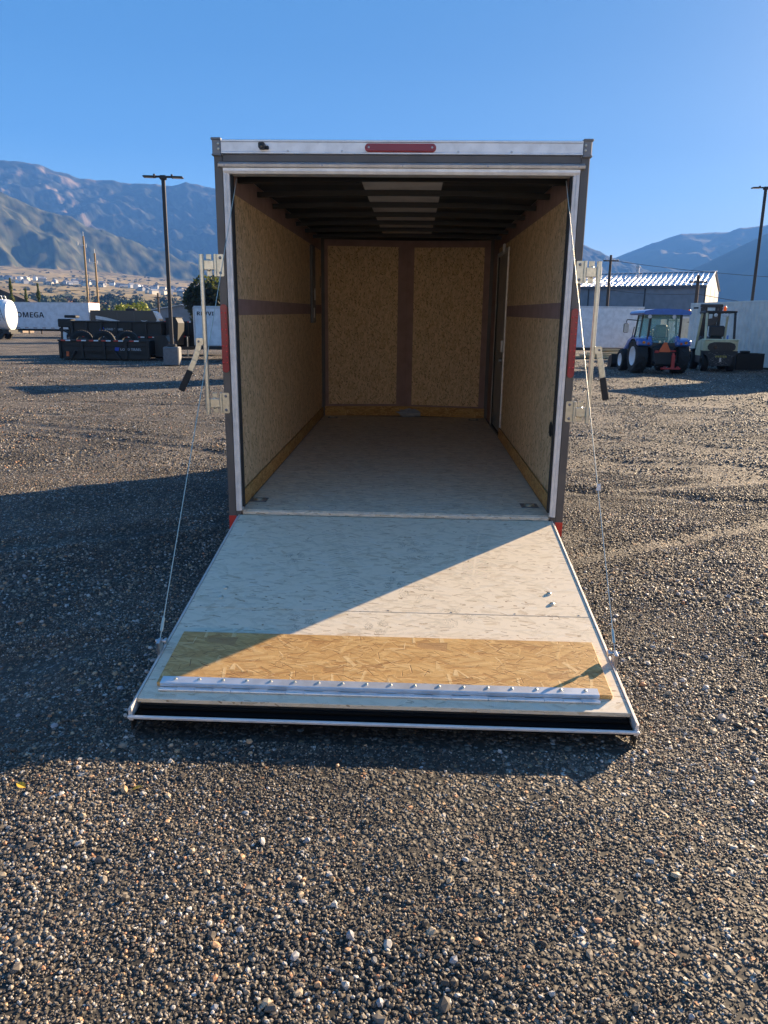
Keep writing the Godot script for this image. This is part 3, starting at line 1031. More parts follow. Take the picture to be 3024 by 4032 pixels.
	for s in [-1, 1]:
		st = S()
		bx(st, s * 1.020, s * 1.070, 2.521, 2.608, -0.06, 0.014, 0.006)
		bx(st, s * 1.018, s * 1.076, 2.598, 2.612, -0.062, 0.019, 0.004)
		bx(st, s * 1.018, s * 1.074, 2.516, 2.528, -0.062, 0.017, 0.004)
		var cp := put("corner_cap", st, mat(0.22, 0.22, 0.225, 0.45, 0.3, 1.0), t)
		for k in 2: screw_at(cp, "screw", Vector3(s * 1.033, 2.552 + k * 0.026, 0.016), 0.007, Vector3.BACK, M.zinc)
	# lamps
	st = S()
	extrude(st, oval(0, 2.562, 0.392, 0.036), 0.004, 0.022)
	var ml := put("marker_light", st, M.lens, t)
	st = S()
	extrude(st, oval(0, 2.562, 0.402, 0.044), 0.006, 0.012)
	put("bezel", st, M.red, ml)
	for s in [-1, 1]: screw_at(ml, "screw", Vector3(s * 0.178, 2.562, 0.022), 0.006)
	for s in [-1, 1]:
		st = S()
		extrude(st, oval(s * 1.0415, 1.500, 0.041, 0.402), 0.001, 0.016)
		var tl := put("tail_light", st, M.lens, t)
		st = S()
		extrude(st, oval(s * 1.0415, 1.500, 0.032, 0.30), 0.016, 0.020)
		put("lens_ridge", st, M.lens, tl)
		st = S()
		for k in 10:
			for u in ([1] if k % 3 else [-1, 1]):
				lathe(st, [Vector2(0.0045, 0), Vector2(0.003, 0.003), Vector2(0, 0.004)], Vector3(s * 1.0415 + u * 0.011, 1.36 + k * 0.0325, 0.0195), Vector3.BACK, 8)
		put("lamp_bulb", st, M.led, tl)
	st = S()
	extrude(st, rrect(-0.781, 2.565, 0.036, 0.032, 0.008), 0.012, 0.05)
	bx(st, -0.80, -0.745, 2.549, 2.569, 0.006, 0.020, 0.004)
	var cm := put("rear_camera", st, M.plastic, t)
	st = S()
	lathe(st, [Vector2(0.010, 0), Vector2(0.010, 0.006), Vector2(0.0, 0.007)], Vector3(-0.781, 2.563, 0.049), Vector3.BACK, 14)
	put("lens", st, M.dark_glass, cm)
	# door bars, hinges and handles swung out to both sides
	for s in [-1, 1]:
		var dy := 0.0 if s < 0 else -0.018
		st = S()
		cyl(st, Vector3(s * 1.157, 1.045 + dy, 0.03), Vector3(s * 1.157, 1.982 + dy, 0.03), 0.0135, 0.0135, 16)
		var br := put("door_bar", st, M.zinc, t)
		for y0 in [1.860, 1.050]:
			var y: float = y0 + dy
			st = S()
			extrude(st, rrect(s * 1.053, y + 0.0625, 0.044, 0.125, 0.008), 0.001, 0.006)
			var hp := put("hinge_plate", st, M.zinc, t)
			for k in 2: screw_at(hp, "bolt", Vector3(s * 1.052, y + 0.02 + k * 0.085, 0.006), 0.009, Vector3.BACK, M.bolt)
			st = S()
			for k in [[0.0, 0.034], [0.091, 0.125]]: cyl(st, Vector3(s * 1.082, y + k[0], 0.008), Vector3(s * 1.082, y + k[1], 0.008), 0.0095, 0.0095, 12)
			put("hinge_knuckle", st, M.zinc, hp)
			st = S()
			cyl(st, Vector3(s * 1.082, y + 0.035, 0.008), Vector3(s * 1.082, y + 0.090, 0.008), 0.010, 0.010, 12)
			box(st, Vector3(s * 1.118, y + 0.0625, 0.019), Vector3(0.062, 0.055, 0.012), 0.003, Basis(Vector3.UP, s * -0.12))
			put("hinge_arm", st, M.zinc, hp)
			st = S()
			box(st, Vector3(s * 1.119, y + 0.108, 0.006), Vector3(0.032, 0.034, 0.005), 0.002)
			box(st, Vector3(s * 1.117, y + 0.018, 0.006), Vector3(0.032, 0.034, 0.005), 0.002)
			lathe(st, [Vector2(0.011, 0), Vector2(0.008, 0.006), Vector2(0, 0.008)], Vector3(s * 1.119, y + 0.0865, 0.018), Vector3.BACK, 10)
			lathe(st, [Vector2(0.011, 0), Vector2(0.008, 0.006), Vector2(0, 0.008)], Vector3(s * 1.119, y + 0.0385, 0.018), Vector3.BACK, 10)
			put("cam_keeper", st, M.zinc, hp)
			st = S()
			cyl(st, Vector3(s * 1.157, y + 0.034, 0.03), Vector3(s * 1.157, y + 0.092, 0.03), 0.0165, 0.0165, 14)
			put("bar_collar", st, M.zinc, br)
		# handle bracket, lever and grip
		st = S()
		extrude(st, rrect(s * 1.187, 1.483 + dy, 0.044, 0.042, 0.008), 0.028, 0.046)
		put("handle_bracket", st, M.zinc, br)
		screw_at(br, "bolt", Vector3(s * 1.193, 1.483 + dy, 0.046), 0.007, Vector3.BACK, M.bolt)
		var path: Array = [Vector2(-1.190, 1.478), Vector2(-1.204, 1.425), Vector2(-1.226, 1.372), Vector2(-1.255, 1.310), Vector2(-1.318, 1.188)] if s < 0 else [Vector2(1.192, 1.462), Vector2(1.202, 1.42), Vector2(1.213, 1.372), Vector2(1.228, 1.305), Vector2(1.258, 1.172)]
		st = S()
		for k in 3:
			var a: Vector2 = path[k]
			var b: Vector2 = path[k + 1]
			beam(st, Vector3(a.x, a.y, 0.037 + k * 0.0004), Vector3(b.x, b.y, 0.037 + k * 0.0004), 0.034, 0.007, 0.002, Vector3(0, 0, 1))
		put("lever", st, M.zinc, br)
		st = S()
		var ga: Vector2 = path[3].lerp(path[4], 0.02)
		var gb: Vector2 = path[4]
		var gd := Vector3((gb - ga).x, (gb - ga).y, 0)
		beam(st, Vector3(ga.x, ga.y, 0.037), Vector3(gb.x, gb.y, 0.037), 0.039, 0.013, 0.004, Vector3(0, 0, 1))
		put("grip", st, M.rubber, br)
	# floor: three strand boards with a worn rear edge
	var fz := [[-4.62, -2.462], [-2.458, -1.232], [-1.228, -0.028]]
	for f in fz:
		st = S()
		bx(st, -0.985, 0.985, FL - 0.03, FL, f[0], f[1], 0.002)
		put("floor_board", st, M.floor_osb, t)
	st = S()
	bx(st, -0.976, 0.976, FL - 0.032, FL - 0.003, -0.027, -0.004, 0.006)
	put("floor_edge", st, M.floor_osb, t)
	st = S()
	bx(st, -0.98, 0.98, FL - 0.075, FL - 0.034, -0.03, 0.012, 0.004)
	put("sill_seal", st, M.seal, t)
	# walls
	var seams := {-1: [-4.60, -2.225, -0.06], 1: [-3.05, -2.425, -0.06]}
	for s in [-1, 1]:
		var zs: Array = seams[s]
		for k in zs.size() - 1:
			st = S()
			bx(st, s * 1.005, s * 1.015, FL + 0.10, 2.40, zs[k] + 0.006, zs[k + 1] - 0.006)
			put("wall_panel", st, M.wall_osb, t)
			st = S()
			bx(st, s * 1.002, s * 1.0048, 1.638, 1.736, zs[k] + 0.007, zs[k + 1] - 0.007)
			put("tape_band", st, M.tape_brown, t)
		st = S()
		bx(st, s * 1.006, s * 1.012, FL + 0.10, 2.40, zs[1] - 0.0055, zs[1] + 0.0055)
		put("seam_strip", st, M.tape_brown, t)
		st = S()
		bx(st, s * 1.003, s * 1.019, 2.345, 2.4915, -4.6, -0.05)
		put("top_trim", st, M.tape_brown, t)
		st = S()
		bx(st, s * 0.987, s * 1.001, FL + 0.0005, FL + 0.105, -4.58 if s < 0 else -3.12, -0.07, 0.002)
		put("kick_board", st, M.kick_osb, t)
	# walls forward of the side door
	st = S()
	bx(st, 1.005, 1.015, FL, 2.345, -4.6, -4.06)
	put("wall_panel", st, M.tape_brown, t)
	st = S()
	bx(st, 1.005, 1.015, 2.292, 2.345, -4.059, -3.056)
	bx(st, 1.004, 1.015, FL + 0.10, 2.345, -3.09, -3.056)
	put("wall_panel", st, M.wall_osb, t)
	# side door
	st = S()
	bx(st, 1.012, 1.03, FL + 0.005, 2.28, -4.0, -3.14)
	var sd := put("side_door", st, mat(0.42, 0.40, 0.37, 0.6, 0.0, 0.8), t)
	st = S()
	bx(st, 0.992, 1.012, FL + 0.006, 2.29, -4.055, -4.02)
	bx(st, 0.992, 1.012, FL + 0.006, 2.29, -3.125, -3.095)
	bx(st, 0.992, 1.012, 2.255, 2.29, -4.02, -3.126)
	put("frame", st, M.alu_dull, sd)
	st = S()
	bx(st, 0.995, 1.011, FL + 0.006, 2.253, -4.018, -3.99)
	bx(st, 0.995, 1.011, FL + 0.006, FL + 0.026, -3.988, -3.13)
	put("seal", st, M.rubber, sd)
	st = S()
	bx(st, 0.985, 1.011, 1.28, 1.40, -3.33, -3.29, 0.004)
	cyl(st, Vector3(1.01, 1.20, -3.31), Vector3(0.975, 1.20, -3.31), 0.022)
	put("latch", st, M.steel, sd)
	st = S()
	bx(st, 0.975, 1.003, 2.262, 2.345, -3.45, -3.40, 0.008)
	put("light_switch", st, M.white, t)
	# flow vent, right wall near the door
	st = S()
	lathe(st, [Vector2(0.05, 0), Vector2(0.05, 0.004), Vector2(0.0, 0.0045)], Vector3(1.0049, 0.94, -0.30), Vector3.LEFT, 20)
	put("wall_vent", st, M.black, t)
	# long dark vent channel and slot, left wall
	st = S()
	bx(st, -1.004, -0.975, 1.545, 2.335, -3.83, -3.60, 0.004)
	var ch := put("roof_vent_channel", st, mat(0.10, 0.10, 0.11, 0.5, 0.2, 2.0), t)
	st = S()
	bx(st, -0.9749, -0.968, 1.78, 1.90, -3.76, -3.74)
	bx(st, -0.9749, -0.968, 1.60, 1.70, -3.69, -3.67)
	put("clip", st, M.alu_dull, ch)
	st = S()
	bx(st, -1.004, -1.000, 1.93, 2.06, -4.50, -4.46)
	put("wall_slot", st, M.black, t)
	# nose wall, a shallow V with two boards
	var vz := -0.13
	for s in [-1, 1]:
		var xf := Transform3D(Basis(Vector3(1, 0, s * 0.13), Vector3.UP, Vector3(-s * 0.13, 0, 1)).orthonormalized(), Vector3(0, 0, -4.73))
		var L := 1.015
		st = S()
		bx(st, minf(0, s * L), maxf(0, s * L), FL, 2.475, -0.02, -0.004)
		var bk := put("front_backing", st, M.tape_brown, t)
		bk.transform = xf
		st = S()
		if s < 0: bx(st, -0.935, -0.105, FL + 0.142, 2.403, -0.0035, 0.004)
		else: bx(st, 0.085, 0.905, FL + 0.135, 2.400, -0.0035, 0.004)
		put("front_panel", st, M.front_osb, t).transform = xf
		st = S()
		bx(st, minf(s * 0.002, s * 0.98), maxf(s * 0.002, s * 0.98), FL + 0.0005, FL + 0.115, -0.003, 0.014, 0.002)
		put("kick_board", st, M.kick_osb, t).transform = xf
	# ceiling: dark roof skin, a pale lining strip and bent roof bows
	st = S()
	bx(st, -1.0, 1.0, 2.492, 2.498, -4.72, -0.06)
	put("ceiling", st, M.under, t)
	for k in 7:
		st = S()
		bx(st, -0.258, 0.262, 2.474, 2.480, -0.50 - k * 0.59 - 0.53, -0.50 - k * 0.59 - 0.015)
		if k < 6: put("ceiling_panel", st, M.luan, t)
		st = S()
		var z := -0.325 - k * 0.59
		for sx in [-1, 1]:
			for u in 4:
				var a := Vector3(sx * u * 0.25, 2.456 - 0.0012 * u * u, z)
				var b := Vector3(sx * (u + 1) * 0.25, 2.456 - 0.0012 * (u + 1) * (u + 1), z)
				beam(st, a, b, 0.045, 0.034, 0.0)
			bx(st, sx * 0.27, sx * 0.95, 2.473 - 0.012, 2.4735, z - 0.30, z - 0.20)
		put("roof_bow", st, M.black, t)
	# recessed tie-down rings
	for p in [[-0.927, -0.285], [0.891, -0.275], [-0.86, -4.43], [0.83, -4.42]]:
		st = S()
		bx(st, p[0] - 0.058, p[0] + 0.058, FL + 0.0005, FL + 0.004, p[1] - 0.055, p[1] + 0.055, 0.0015)
		var tr := put("tie_down", st, M.bolt, t)
		st = S()
		lathe(st, [Vector2(0.036, 0.0), Vector2(0.036, 0.0015), Vector2(0.0, 0.0016)], Vector3(p[0], FL + 0.004, p[1]), Vector3.UP, 18)
		put("pan", st, M.zinc, tr)
		st = S()
		var ring := []
		for k in 13: ring.append(Vector3(p[0] + cos(PI * k / 12.0 + PI) * 0.027, FL + 0.010, p[1] - 0.008 - sin(PI * k / 12.0 + PI) * 0.027))
		tube(st, ring, 0.005, 7)
		put("ring", st, M.zinc, tr)
	ramp(t)
	# lift cables from the header to the ramp
	for s in [-1, 1]:
		var a := Vector3(s * 0.945, 2.40, -0.03)
		var b := Vector3(s * 1.006, 0.247, 1.565)
		st = S()
		cyl(st, a, b, 0.0023, 0.0023, 8)
		var cb := put("lift_cable", st, M.zinc, t)
		st = S()
		cyl(st, b.lerp(a, 0.012), b.lerp(a, 0.035), 0.0075, 0.0068, 10)
		put("swage", st, M.zinc, cb)
		if s > 0:
			st = S()
			var q := b.lerp(a, 0.285)
			extrude(st, PackedVector2Array([Vector2(-0.010, 0), Vector2(0.012, 0), Vector2(0.009, 0.032), Vector2(-0.006, 0.026)]), -0.004, 0.004, Transform3D(Basis(), q))
			put("tag", st, M.white, cb)

func ramp(t: Node3D) -> void:
	var r := part("ramp_door", t, Vector3(0, FL - 0.02, 0.02), Vector3(0.135, 0, 0))
	var st := S()
	bx(st, -0.988, 0.988, -0.019, 0.0, 0.004, 1.184, 0.0015)
	put("ramp_board", st, M.ramp_osb, r)
	st = S()
	bx(st, -0.988, 0.988, -0.019, 0.0, 1.188, 1.925, 0.0015)
	put("ramp_board", st, M.ramp_osb, r)
	st = S()
	bx(st, -0.975, 0.975, -0.0595, -0.0195, 0.03, 1.926)
	put("core", st, M.black, r)
	st = S()
	bx(st, -1.0, 1.0, -0.072, -0.0605, 0.02, 1.90)
	put("outer_sheet", st, M.charcoal, r)
	st = S()
	bx(st, -0.995, 0.995, -0.118, -0.0725, 1.76, 1.855, 0.01)  # added bar and side plates, unseen, blocking sun under the ramp tip
	for s in [-1, 1]: bx(st, s * 0.998, s * 1.0045, -0.112, -0.0605, 0.9, 1.98)
	put("added_sun_block", st, M.rubber, r)
	# aluminium edge channels
	for s in [-1, 1]:
		st = S()
		extrude(st, PackedVector2Array([Vector2(s * 0.9895, -0.06), Vector2(s * 0.9895, 0.004), Vector2(s * 0.993, 0.004), Vector2(s * 0.994, -0.010), Vector2(s * 0.999, -0.012), Vector2(s * 1.004, -0.006), Vector2(s * 1.006, -0.06)]), 0.01, 1.9875)
		put("edge_channel", st, M.alu_dull, r)
	# black sealing channel and the aluminium lip at the foot
	st = S()
	bx(st, -0.985, 0.985, -0.060, -0.040, 1.930, 1.9875)
	bx(st, -0.980, 0.980, -0.0395, -0.026, 1.928, 1.944, 0.004)
	bx(st, -0.984, 0.984, -0.0395, -0.035, 1.966, 1.974, 0.001)
	put("seal", st, M.seal, r)
	st = S()
	bx(st, -1.006, 1.006, -0.044, -0.031, 1.988, 2.002, 0.003)
	put("lip", st, M.alu_dull, r)
	st = S()
	cyl(st, Vector3(-0.98, -0.02, -0.004), Vector3(0.98, -0.02, -0.004), 0.012, 0.012, 10)
	put("hinge_rod", st, M.black, r)
	for p in [[0.82, 0.959], [0.819, 1.065], [-0.85, 0.982], [-0.851, 1.08]]:
		screw_at(r, "carriage_bolt", Vector3(p[0], 0.0, p[1]), 0.014, Vector3.UP, M.zinc)
	st = S()
	for k in 7:
		var x := -0.93 + 1.86 * k / 6.0
		bx(st, x - 0.004, x + 0.004, 0.0002, 0.0012, 1.168, 1.174)
	put("screw_head", st, M.bolt, r)
	# cable brackets
	for s in [-1, 1]:
		st = S()
		bx(st, s * 0.9935, s * 1.012, -0.02, 0.055, 1.555, 1.60, 0.003)
		cyl(st, Vector3(s * 0.975, 0.045, 1.567), Vector3(s * 1.022, 0.045, 1.567), 0.008, 0.008, 10)
		cyl(st, Vector3(s * 0.972, 0.045, 1.567), Vector3(s * 0.982, 0.045, 1.567), 0.014, 0.014, 6)
		put("cable_bracket", st, M.steel, r)
	# folded-back flap with its piano hinge
	var f := part("ramp_flap", t, r.position, r.rotation)
	st = S()
	bx(st, -0.934, 0.934, 0.0006, 0.019, 1.440, 1.838, 0.0015)
	put("flap_board", st, M.flap_osb, f)
	st = S()
	extrude(st, PackedVector2Array([Vector2(-1.796, 0.0193), Vector2(-1.798, 0.0225), Vector2(-1.842, 0.0225), Vector2(-1.846, 0.021), Vector2(-1.846, 0.006), Vector2(-1.8425, 0.006), Vector2(-1.8425, 0.0193)]), -0.918, 0.88, Transform3D(Basis(Vector3.FORWARD, Vector3.UP, Vector3.RIGHT), Vector3.ZERO))
	put("hinge_leaf", st, M.alu, f)
	st = S()
	bx(st, -0.918, 0.88, 0.0006, 0.004, 1.8465, 1.870, 0.001)
	put("hinge_leaf", st, M.alu, f)
	for k in 24:
		st = S()
		var x0 := -0.918 + 1.798 * k / 24.0
		cyl(st, Vector3(x0 + 0.0012, 0.006, 1.868), Vector3(x0 + 0.0737, 0.006, 1.868), 0.0065, 0.0065, 8)
		if k % 2: bx(st, x0 + 0.0012, x0 + 0.0737, 0.0041, 0.0075, 1.849, 1.866)
		put("hinge_knuckle", st, M.alu, f)
	for k in 18: screw_at(f, "carriage_bolt", Vector3(-0.862 + 1.69 * k / 17.0, 0.0225, 1.815), 0.0075, Vector3.UP, M.zinc)

func wheel(parent: Node, at: Vector3, axis: Vector3, R: float, w: float, rim: float, rim_mat: Material, lugs: int) -> Node3D:
	var o := part("wheel", parent, at)
	var st := S()
	lathe(st, [Vector2(rim, -w * 0.42), Vector2(R * 0.86, -w * 0.5), Vector2(R * 0.97, -w * 0.42), Vector2(R, -w * 0.25), Vector2(R, w * 0.25), Vector2(R * 0.97, w * 0.42), Vector2(R * 0.86, w * 0.5), Vector2(rim, w * 0.42)], Vector3.ZERO, axis, 32)
	if lugs:
		var f := frame_of(axis)
		for k in lugs * 2:
			var s := 1.0 if k % 2 else -1.0
			var a := TAU * k / (lugs * 2.0)
			var a2 := a + 0.34
			var p := func(an: float, rad: float, off: float) -> Vector3: return (f.x * cos(an) + f.z * sin(an)) * rad + f.y * off
			beam(st, p.call(a, R * 1.015, 0.02 * s), p.call(a2, R * 0.97, s * w * 0.47), R * 0.075, R * 0.10, 0.008, p.call(a, 1.0, 0.0))
	else:
		var f2 := frame_of(axis)
		for k in 26:
			var a := TAU * k / 26.0
			for s in [-1, 1]:
				var d: Vector3 = f2.x * cos(a + 0.06 * s) + f2.z * sin(a + 0.06 * s)
				box(st, d * R + f2.y * s * w * 0.2, Vector3(R * 0.12, 0.012, w * 0.30), 0.0, Basis(f2.y.cross(d), d, -f2.y))
	put("tyre", st, M.tyre, o)
	st = S()
	lathe(st, [Vector2(rim * 0.96, -w * 0.35), Vector2(rim * 1.02, -w * 0.43), Vector2(rim * 1.04, -w * 0.40)], Vector3.ZERO, axis, 28)
	lathe(st, [Vector2(rim * 1.04, w * 0.40), Vector2(rim * 1.02, w * 0.45), Vector2(rim * 0.94, w * 0.43), Vector2(rim * 0.88, w * 0.18), Vector2(rim * 0.45, w * 0.12), Vector2(rim * 0.32, w * 0.26), Vector2(0.0, w * 0.28)], Vector3.ZERO, axis, 28)
	put("rim", st, rim_mat, o)
	return o

func plastic_bag() -> void:
	# a crumpled clear bag of parts in the nose of the trailer
	var rg := RandomNumberGenerator.new()
	rg.seed = 6
	var st := S()
	var n := 14
	var p := func(i: int, j: int) -> Vector3:
		var a := TAU * (i % n) / n
		var e := PI * j / 7.0
		var k := 1.0 + 0.28 * sin(a * 3 + j * 1.7) + 0.18 * sin(a * 5.0 - j * 2.3)
		return Vector3(cos(a) * sin(e) * 0.13 * k, 0.045 + 0.045 * cos(e) * k, sin(a) * sin(e) * 0.05 * k)
	for i in n:
		for j in 7:
			var a: Vector3 = p.call(i, j)
			quad(st, a, p.call(i + 1, j), p.call(i + 1, j + 1), p.call(i, j + 1), a - Vector3(0, 0.045, 0))
	var m := mat(0.30, 0.32, 0.35, 0.12)
	m.clearcoat_enabled = true
	var o := put("plastic_bag", st, m)
	tag(o, "crumpled clear plastic bag of parts on the trailer floor against the nose", "bag")
	o.position = Vector3(0.06, FL + 0.095 + 0.001, -4.58)

# ---------------------------------------------------------------- the yard
func tapes(parent: Node, y: float, z: float, xs: Array, w := 0.42, h := 0.055, flip := false) -> void:
	for x in xs:
		var st := S()
		bx(st, x, x + w * 0.5, y, y + h, z - 0.001, z + 0.003)
		put("red_reflector", st, M.red_tape, parent)
		st = S()
		bx(st, x + w * 0.5 + 0.001, x + w, y, y + h, z - 0.001, z + 0.003)
		put("white_reflector", st, M.white_tape, parent)

func dump_trailer(label: String, at: Vector3, turn: float, L: float, side: float, deck: float, kind: int) -> Node3D:
	# local x runs along the trailer, its hitch at +x, its near side at +z
	var t := thing("dump_trailer", label, "trailer", at, turn, "black dump trailers in the yard")
	var W := 2.1
	var top := deck + side
	var st := S()
	bx(st, -L / 2, L / 2, deck, deck + 0.06, -W / 2, W / 2)
	put("bed_floor", st, M.trailer_black, t)
	for s in [-1, 1]:
		st = S()
		bx(st, -L / 2, L / 2, deck - 0.22, top, s * (W / 2 - 0.05), s * W / 2)
		put("side_panel", st, M.trailer_black, t)
		st = S()
		box(st, Vector3(0, top + 0.03, s * (W / 2 + 0.01)), Vector3(L + 0.06, 0.08, 0.14), 0.012)
		if kind == 0: box(st, Vector3(0, top - 0.19, s * (W / 2 + 0.02)), Vector3(L, 0.05, 0.05), 0.01)
		else: box(st, Vector3(0, deck + side * 0.38, s * (W / 2 + 0.025)), Vector3(L, 0.09, 0.06), 0.01)
		put("rail", st, M.trailer_black, t)
		var n := 5 if kind == 0 else 7
		for k in n:
			st = S()
			var x := lerpf(-L / 2 + 0.06, L / 2 - 0.06, k / float(n - 1))
			box(st, Vector3(x, (deck + top) / 2 - 0.1, s * (W / 2 + 0.045)), Vector3(0.11, side + 0.16, 0.085), 0.012)
			put("stake", st, M.trailer_black, t)
	for s in [-1, 1]:
		st = S()
		bx(st, s * (L / 2 - 0.05), s * L / 2, deck, top + 0.05, -W / 2 + 0.051, W / 2 - 0.051)
		put("end_panel", st, M.trailer_black, t)
	st = S()
	for s in [-1, 1]: bx(st, -L / 2, L / 2 + 0.1, deck - 0.35, deck - 0.225, s * 0.55 - 0.05, s * 0.55 + 0.05)
	for s in [-1, 1]: beam(st, Vector3(L / 2 - 0.2, deck - 0.26, s * 0.55), Vector3(L / 2 + 1.35, deck - 0.26, s * 0.06), 0.09, 0.16)
	put("chassis", st, M.trailer_black, t)
	st = S()
	box(st, Vector3(L / 2 + 1.45, deck - 0.22, 0), Vector3(0.35, 0.1, 0.12), 0.02)
	put("coupler", st, M.black, t)
	st = S()
	cyl(st, Vector3(L / 2 + 1.05, 0.02, 0.12), Vector3(L / 2 + 1.05, deck + 0.32, 0.12), 0.035)
	cyl(st, Vector3(L / 2 + 1.05, 0.0, 0.12), Vector3(L / 2 + 1.05, 0.025, 0.12), 0.1)
	put("jack", st, M.zinc, t)
	if kind == 2:
		tapes(t, deck + side * 0.26, W / 2 + 0.003, [-1.75, -1.05, -0.35, 0.35, 1.0, 1.6], 0.4)
		tapes(t, top + 0.005, W / 2 + 0.083, [-2.0, -1.4, -0.7, 0.0, 0.7], 0.2)
		return t
	# tool box on the tongue, its lid catching the sky
	st = S()
	extrude(st, PackedVector2Array([Vector2(L / 2 + 0.12, deck - 0.1), Vector2(L / 2 + 0.66, deck - 0.1), Vector2(L / 2 + 0.74, top + 0.02), Vector2(L / 2 + 0.62, top + 0.28), Vector2(L / 2 + 0.1, top + 0.24)]), -0.62, 0.62)
	var tb := put("tool_box", st, M.trailer_black, t)
	st = S()
	box(st, Vector3(L / 2 + 0.37, top + 0.275, 0), Vector3(0.62, 0.03, 1.3), 0.01, Basis(Vector3.BACK, 0.08))
	put("lid", st, M.plastic, tb)
	for k in 2:
		for s in [-1, 1]:
			wheel(t, Vector3(-0.45 - k * 0.9 + 0.3, 0.36, s * (W / 2 - 0.14)), Vector3(0, 0, s), 0.36, 0.2, 0.21, M.black, 0)
	for s in [-1, 1]:
		st = S()
		extrude(st, PackedVector2Array([Vector2(-1.55, deck - 0.2), Vector2(-1.3, deck + 0.18), Vector2(0.45, deck + 0.18), Vector2(0.75, deck - 0.2), Vector2(0.68, deck - 0.2), Vector2(0.42, deck + 0.13), Vector2(-1.27, deck + 0.13), Vector2(-1.47, deck - 0.2)]), s * (W / 2 + 0.002), s * (W / 2 + 0.10))
		put("fender", st, M.trailer_black, t)
	var zf := W / 2 + (0.081 if kind == 0 else 0.003)
	if kind == 0:
		tapes(t, top + 0.005, zf, [-1.9, -1.2, -0.65, -0.1, 0.45, 1.15])
	else:
		tapes(t, deck + side * 0.26, zf, [-1.75, -1.05, -0.35, 0.35, 1.0, 1.6], 0.4)
	# maker's words beside a blue emblem
	var lx := 0.55 if kind == 0 else -0.75
	var ly := deck + side * (0.38 if kind == 0 else 0.66)
	letters("lettering", "LOAD TRAIL", 0.105, M.text_pale, t, Vector3(lx + 0.62, ly, W / 2 + 0.003), Vector3.ZERO, true, 0.006, 1.15)
	st = S()
	extrude(st, PackedVector2Array([Vector2(lx - 0.12, ly - 0.07), Vector2(lx + 0.07, ly - 0.07), Vector2(lx + 0.12, ly + 0.09), Vector2(lx - 0.07, ly + 0.09)]), W / 2 + 0.001, W / 2 + 0.005)
	put("emblem", st, M.logo_blue, t)
	st = S()
	bx(st, -L / 2 + 0.30, -L / 2 + 0.42, deck - 0.12, deck + 0.1, W / 2 + 0.001, W / 2 + 0.02)
	put("side_light", st, M.orange, t)
	return t

func box_trailer(label: String, at: Vector3, turn: float, L: float, H: float, m: Material, nose: bool, group := "") -> Node3D:
	# an enclosed trailer; local x along it (front at +x), near side at +z
	var t := thing("enclosed_trailer", label, "trailer", at, turn, group)
	var W := 2.4
	var d := 0.55
	var st := S()
	box(st, Vector3(0, (d + H) / 2, 0), Vector3(L, H - d, W), 0.04)
	put("body", st, m, t)
	for s in [-1, 1]:
		st = S()
		bx(st, -L / 2 - 0.01, L / 2 + (0.28 if nose else 0.01), H - 0.10, H + 0.012, s * (W / 2 + 0.012), s * (W / 2 - 0.05), 0.006)
		put("roof_rail", st, M.white_dull, t)
		st = S()
		bx(st, -L / 2, L / 2, d - 0.16, d - 0.002, s * (W / 2 - 0.06), s * W / 2)
		put("chassis", st, M.black, t)
		for k in 2:
			wheel(t, Vector3(-0.5 - k * 0.95, 0.36, s * (W / 2 - 0.12)), Vector3(0, 0, s), 0.36, 0.22, 0.2, M.black, 0)
		st = S()
		var arch := PackedVector2Array()
		for c in [-0.5, -1.45]:
			for k in 11:
				var a := PI * k / 10.0
				arch.append(Vector2(c + cos(a) * 0.45, 0.42 + sin(a) * 0.47))
		extrude(st, arch, s * (W / 2 + 0.001), s * (W / 2 + 0.006))
		put("wheel_arch", st, M.plastic, t)
		st = S()
		for k in int(L / 1.22):
			bx(st, -L / 2 + 1.22 * (k + 0.6) - 0.006, -L / 2 + 1.22 * (k + 0.6) + 0.006, d + 0.02, H - 0.105, s * (W / 2 + 0.001), s * (W / 2 + 0.004))
		put("seam", st, M.white_dull, t)
	if nose:
		st = S()
		extrude(st, PackedVector2Array([Vector2(L / 2 + 0.001, d), Vector2(L / 2 + 0.04, d), Vector2(L / 2 + 0.08, H - 0.35), Vector2(L / 2 + 0.28, H - 0.105), Vector2(L / 2 + 0.28, H - 0.005), Vector2(L / 2 + 0.001, H - 0.005)]), -W / 2 + 0.06, W / 2 - 0.06)
		put("nose", st, m, t)
	st = S()
	for s in [-1, 1]: beam(st, Vector3(L / 2, 0.48, s * 0.8), Vector3(L / 2 + 1.25, 0.48, s * 0.04), 0.08, 0.12)
	cyl(st, Vector3(L / 2 + 1.0, 0.02, 0), Vector3(L / 2 + 1.0, 0.9, 0), 0.03)
	put("tongue", st, M.black, t)
	return t

func spare_tyre(at: Vector3, label: String, turn: float) -> void:
	var t := thing("tyre", label, "tyre", at, turn, "loose tyres standing in the low black dump trailer")
	var st := S()
	lathe(st, [Vector2(0.25, -0.12), Vector2(0.42, -0.15), Vector2(0.50, -0.11), Vector2(0.50, 0.11), Vector2(0.42, 0.15), Vector2(0.25, 0.12), Vector2(0.25, -0.12)], Vector3.ZERO, Vector3(0, 0, 1), 28)
	put("tread", st, M.tyre, t)
	st = S()
	for k in 30:
		var a := TAU * k / 30.0
		box(st, Vector3(cos(a) * 0.502, sin(a) * 0.502, 0), Vector3(0.05, 0.018, 0.2), 0.0, Basis(Vector3.BACK, a + PI / 2))
	put("tread_block", st, M.tyre, t)

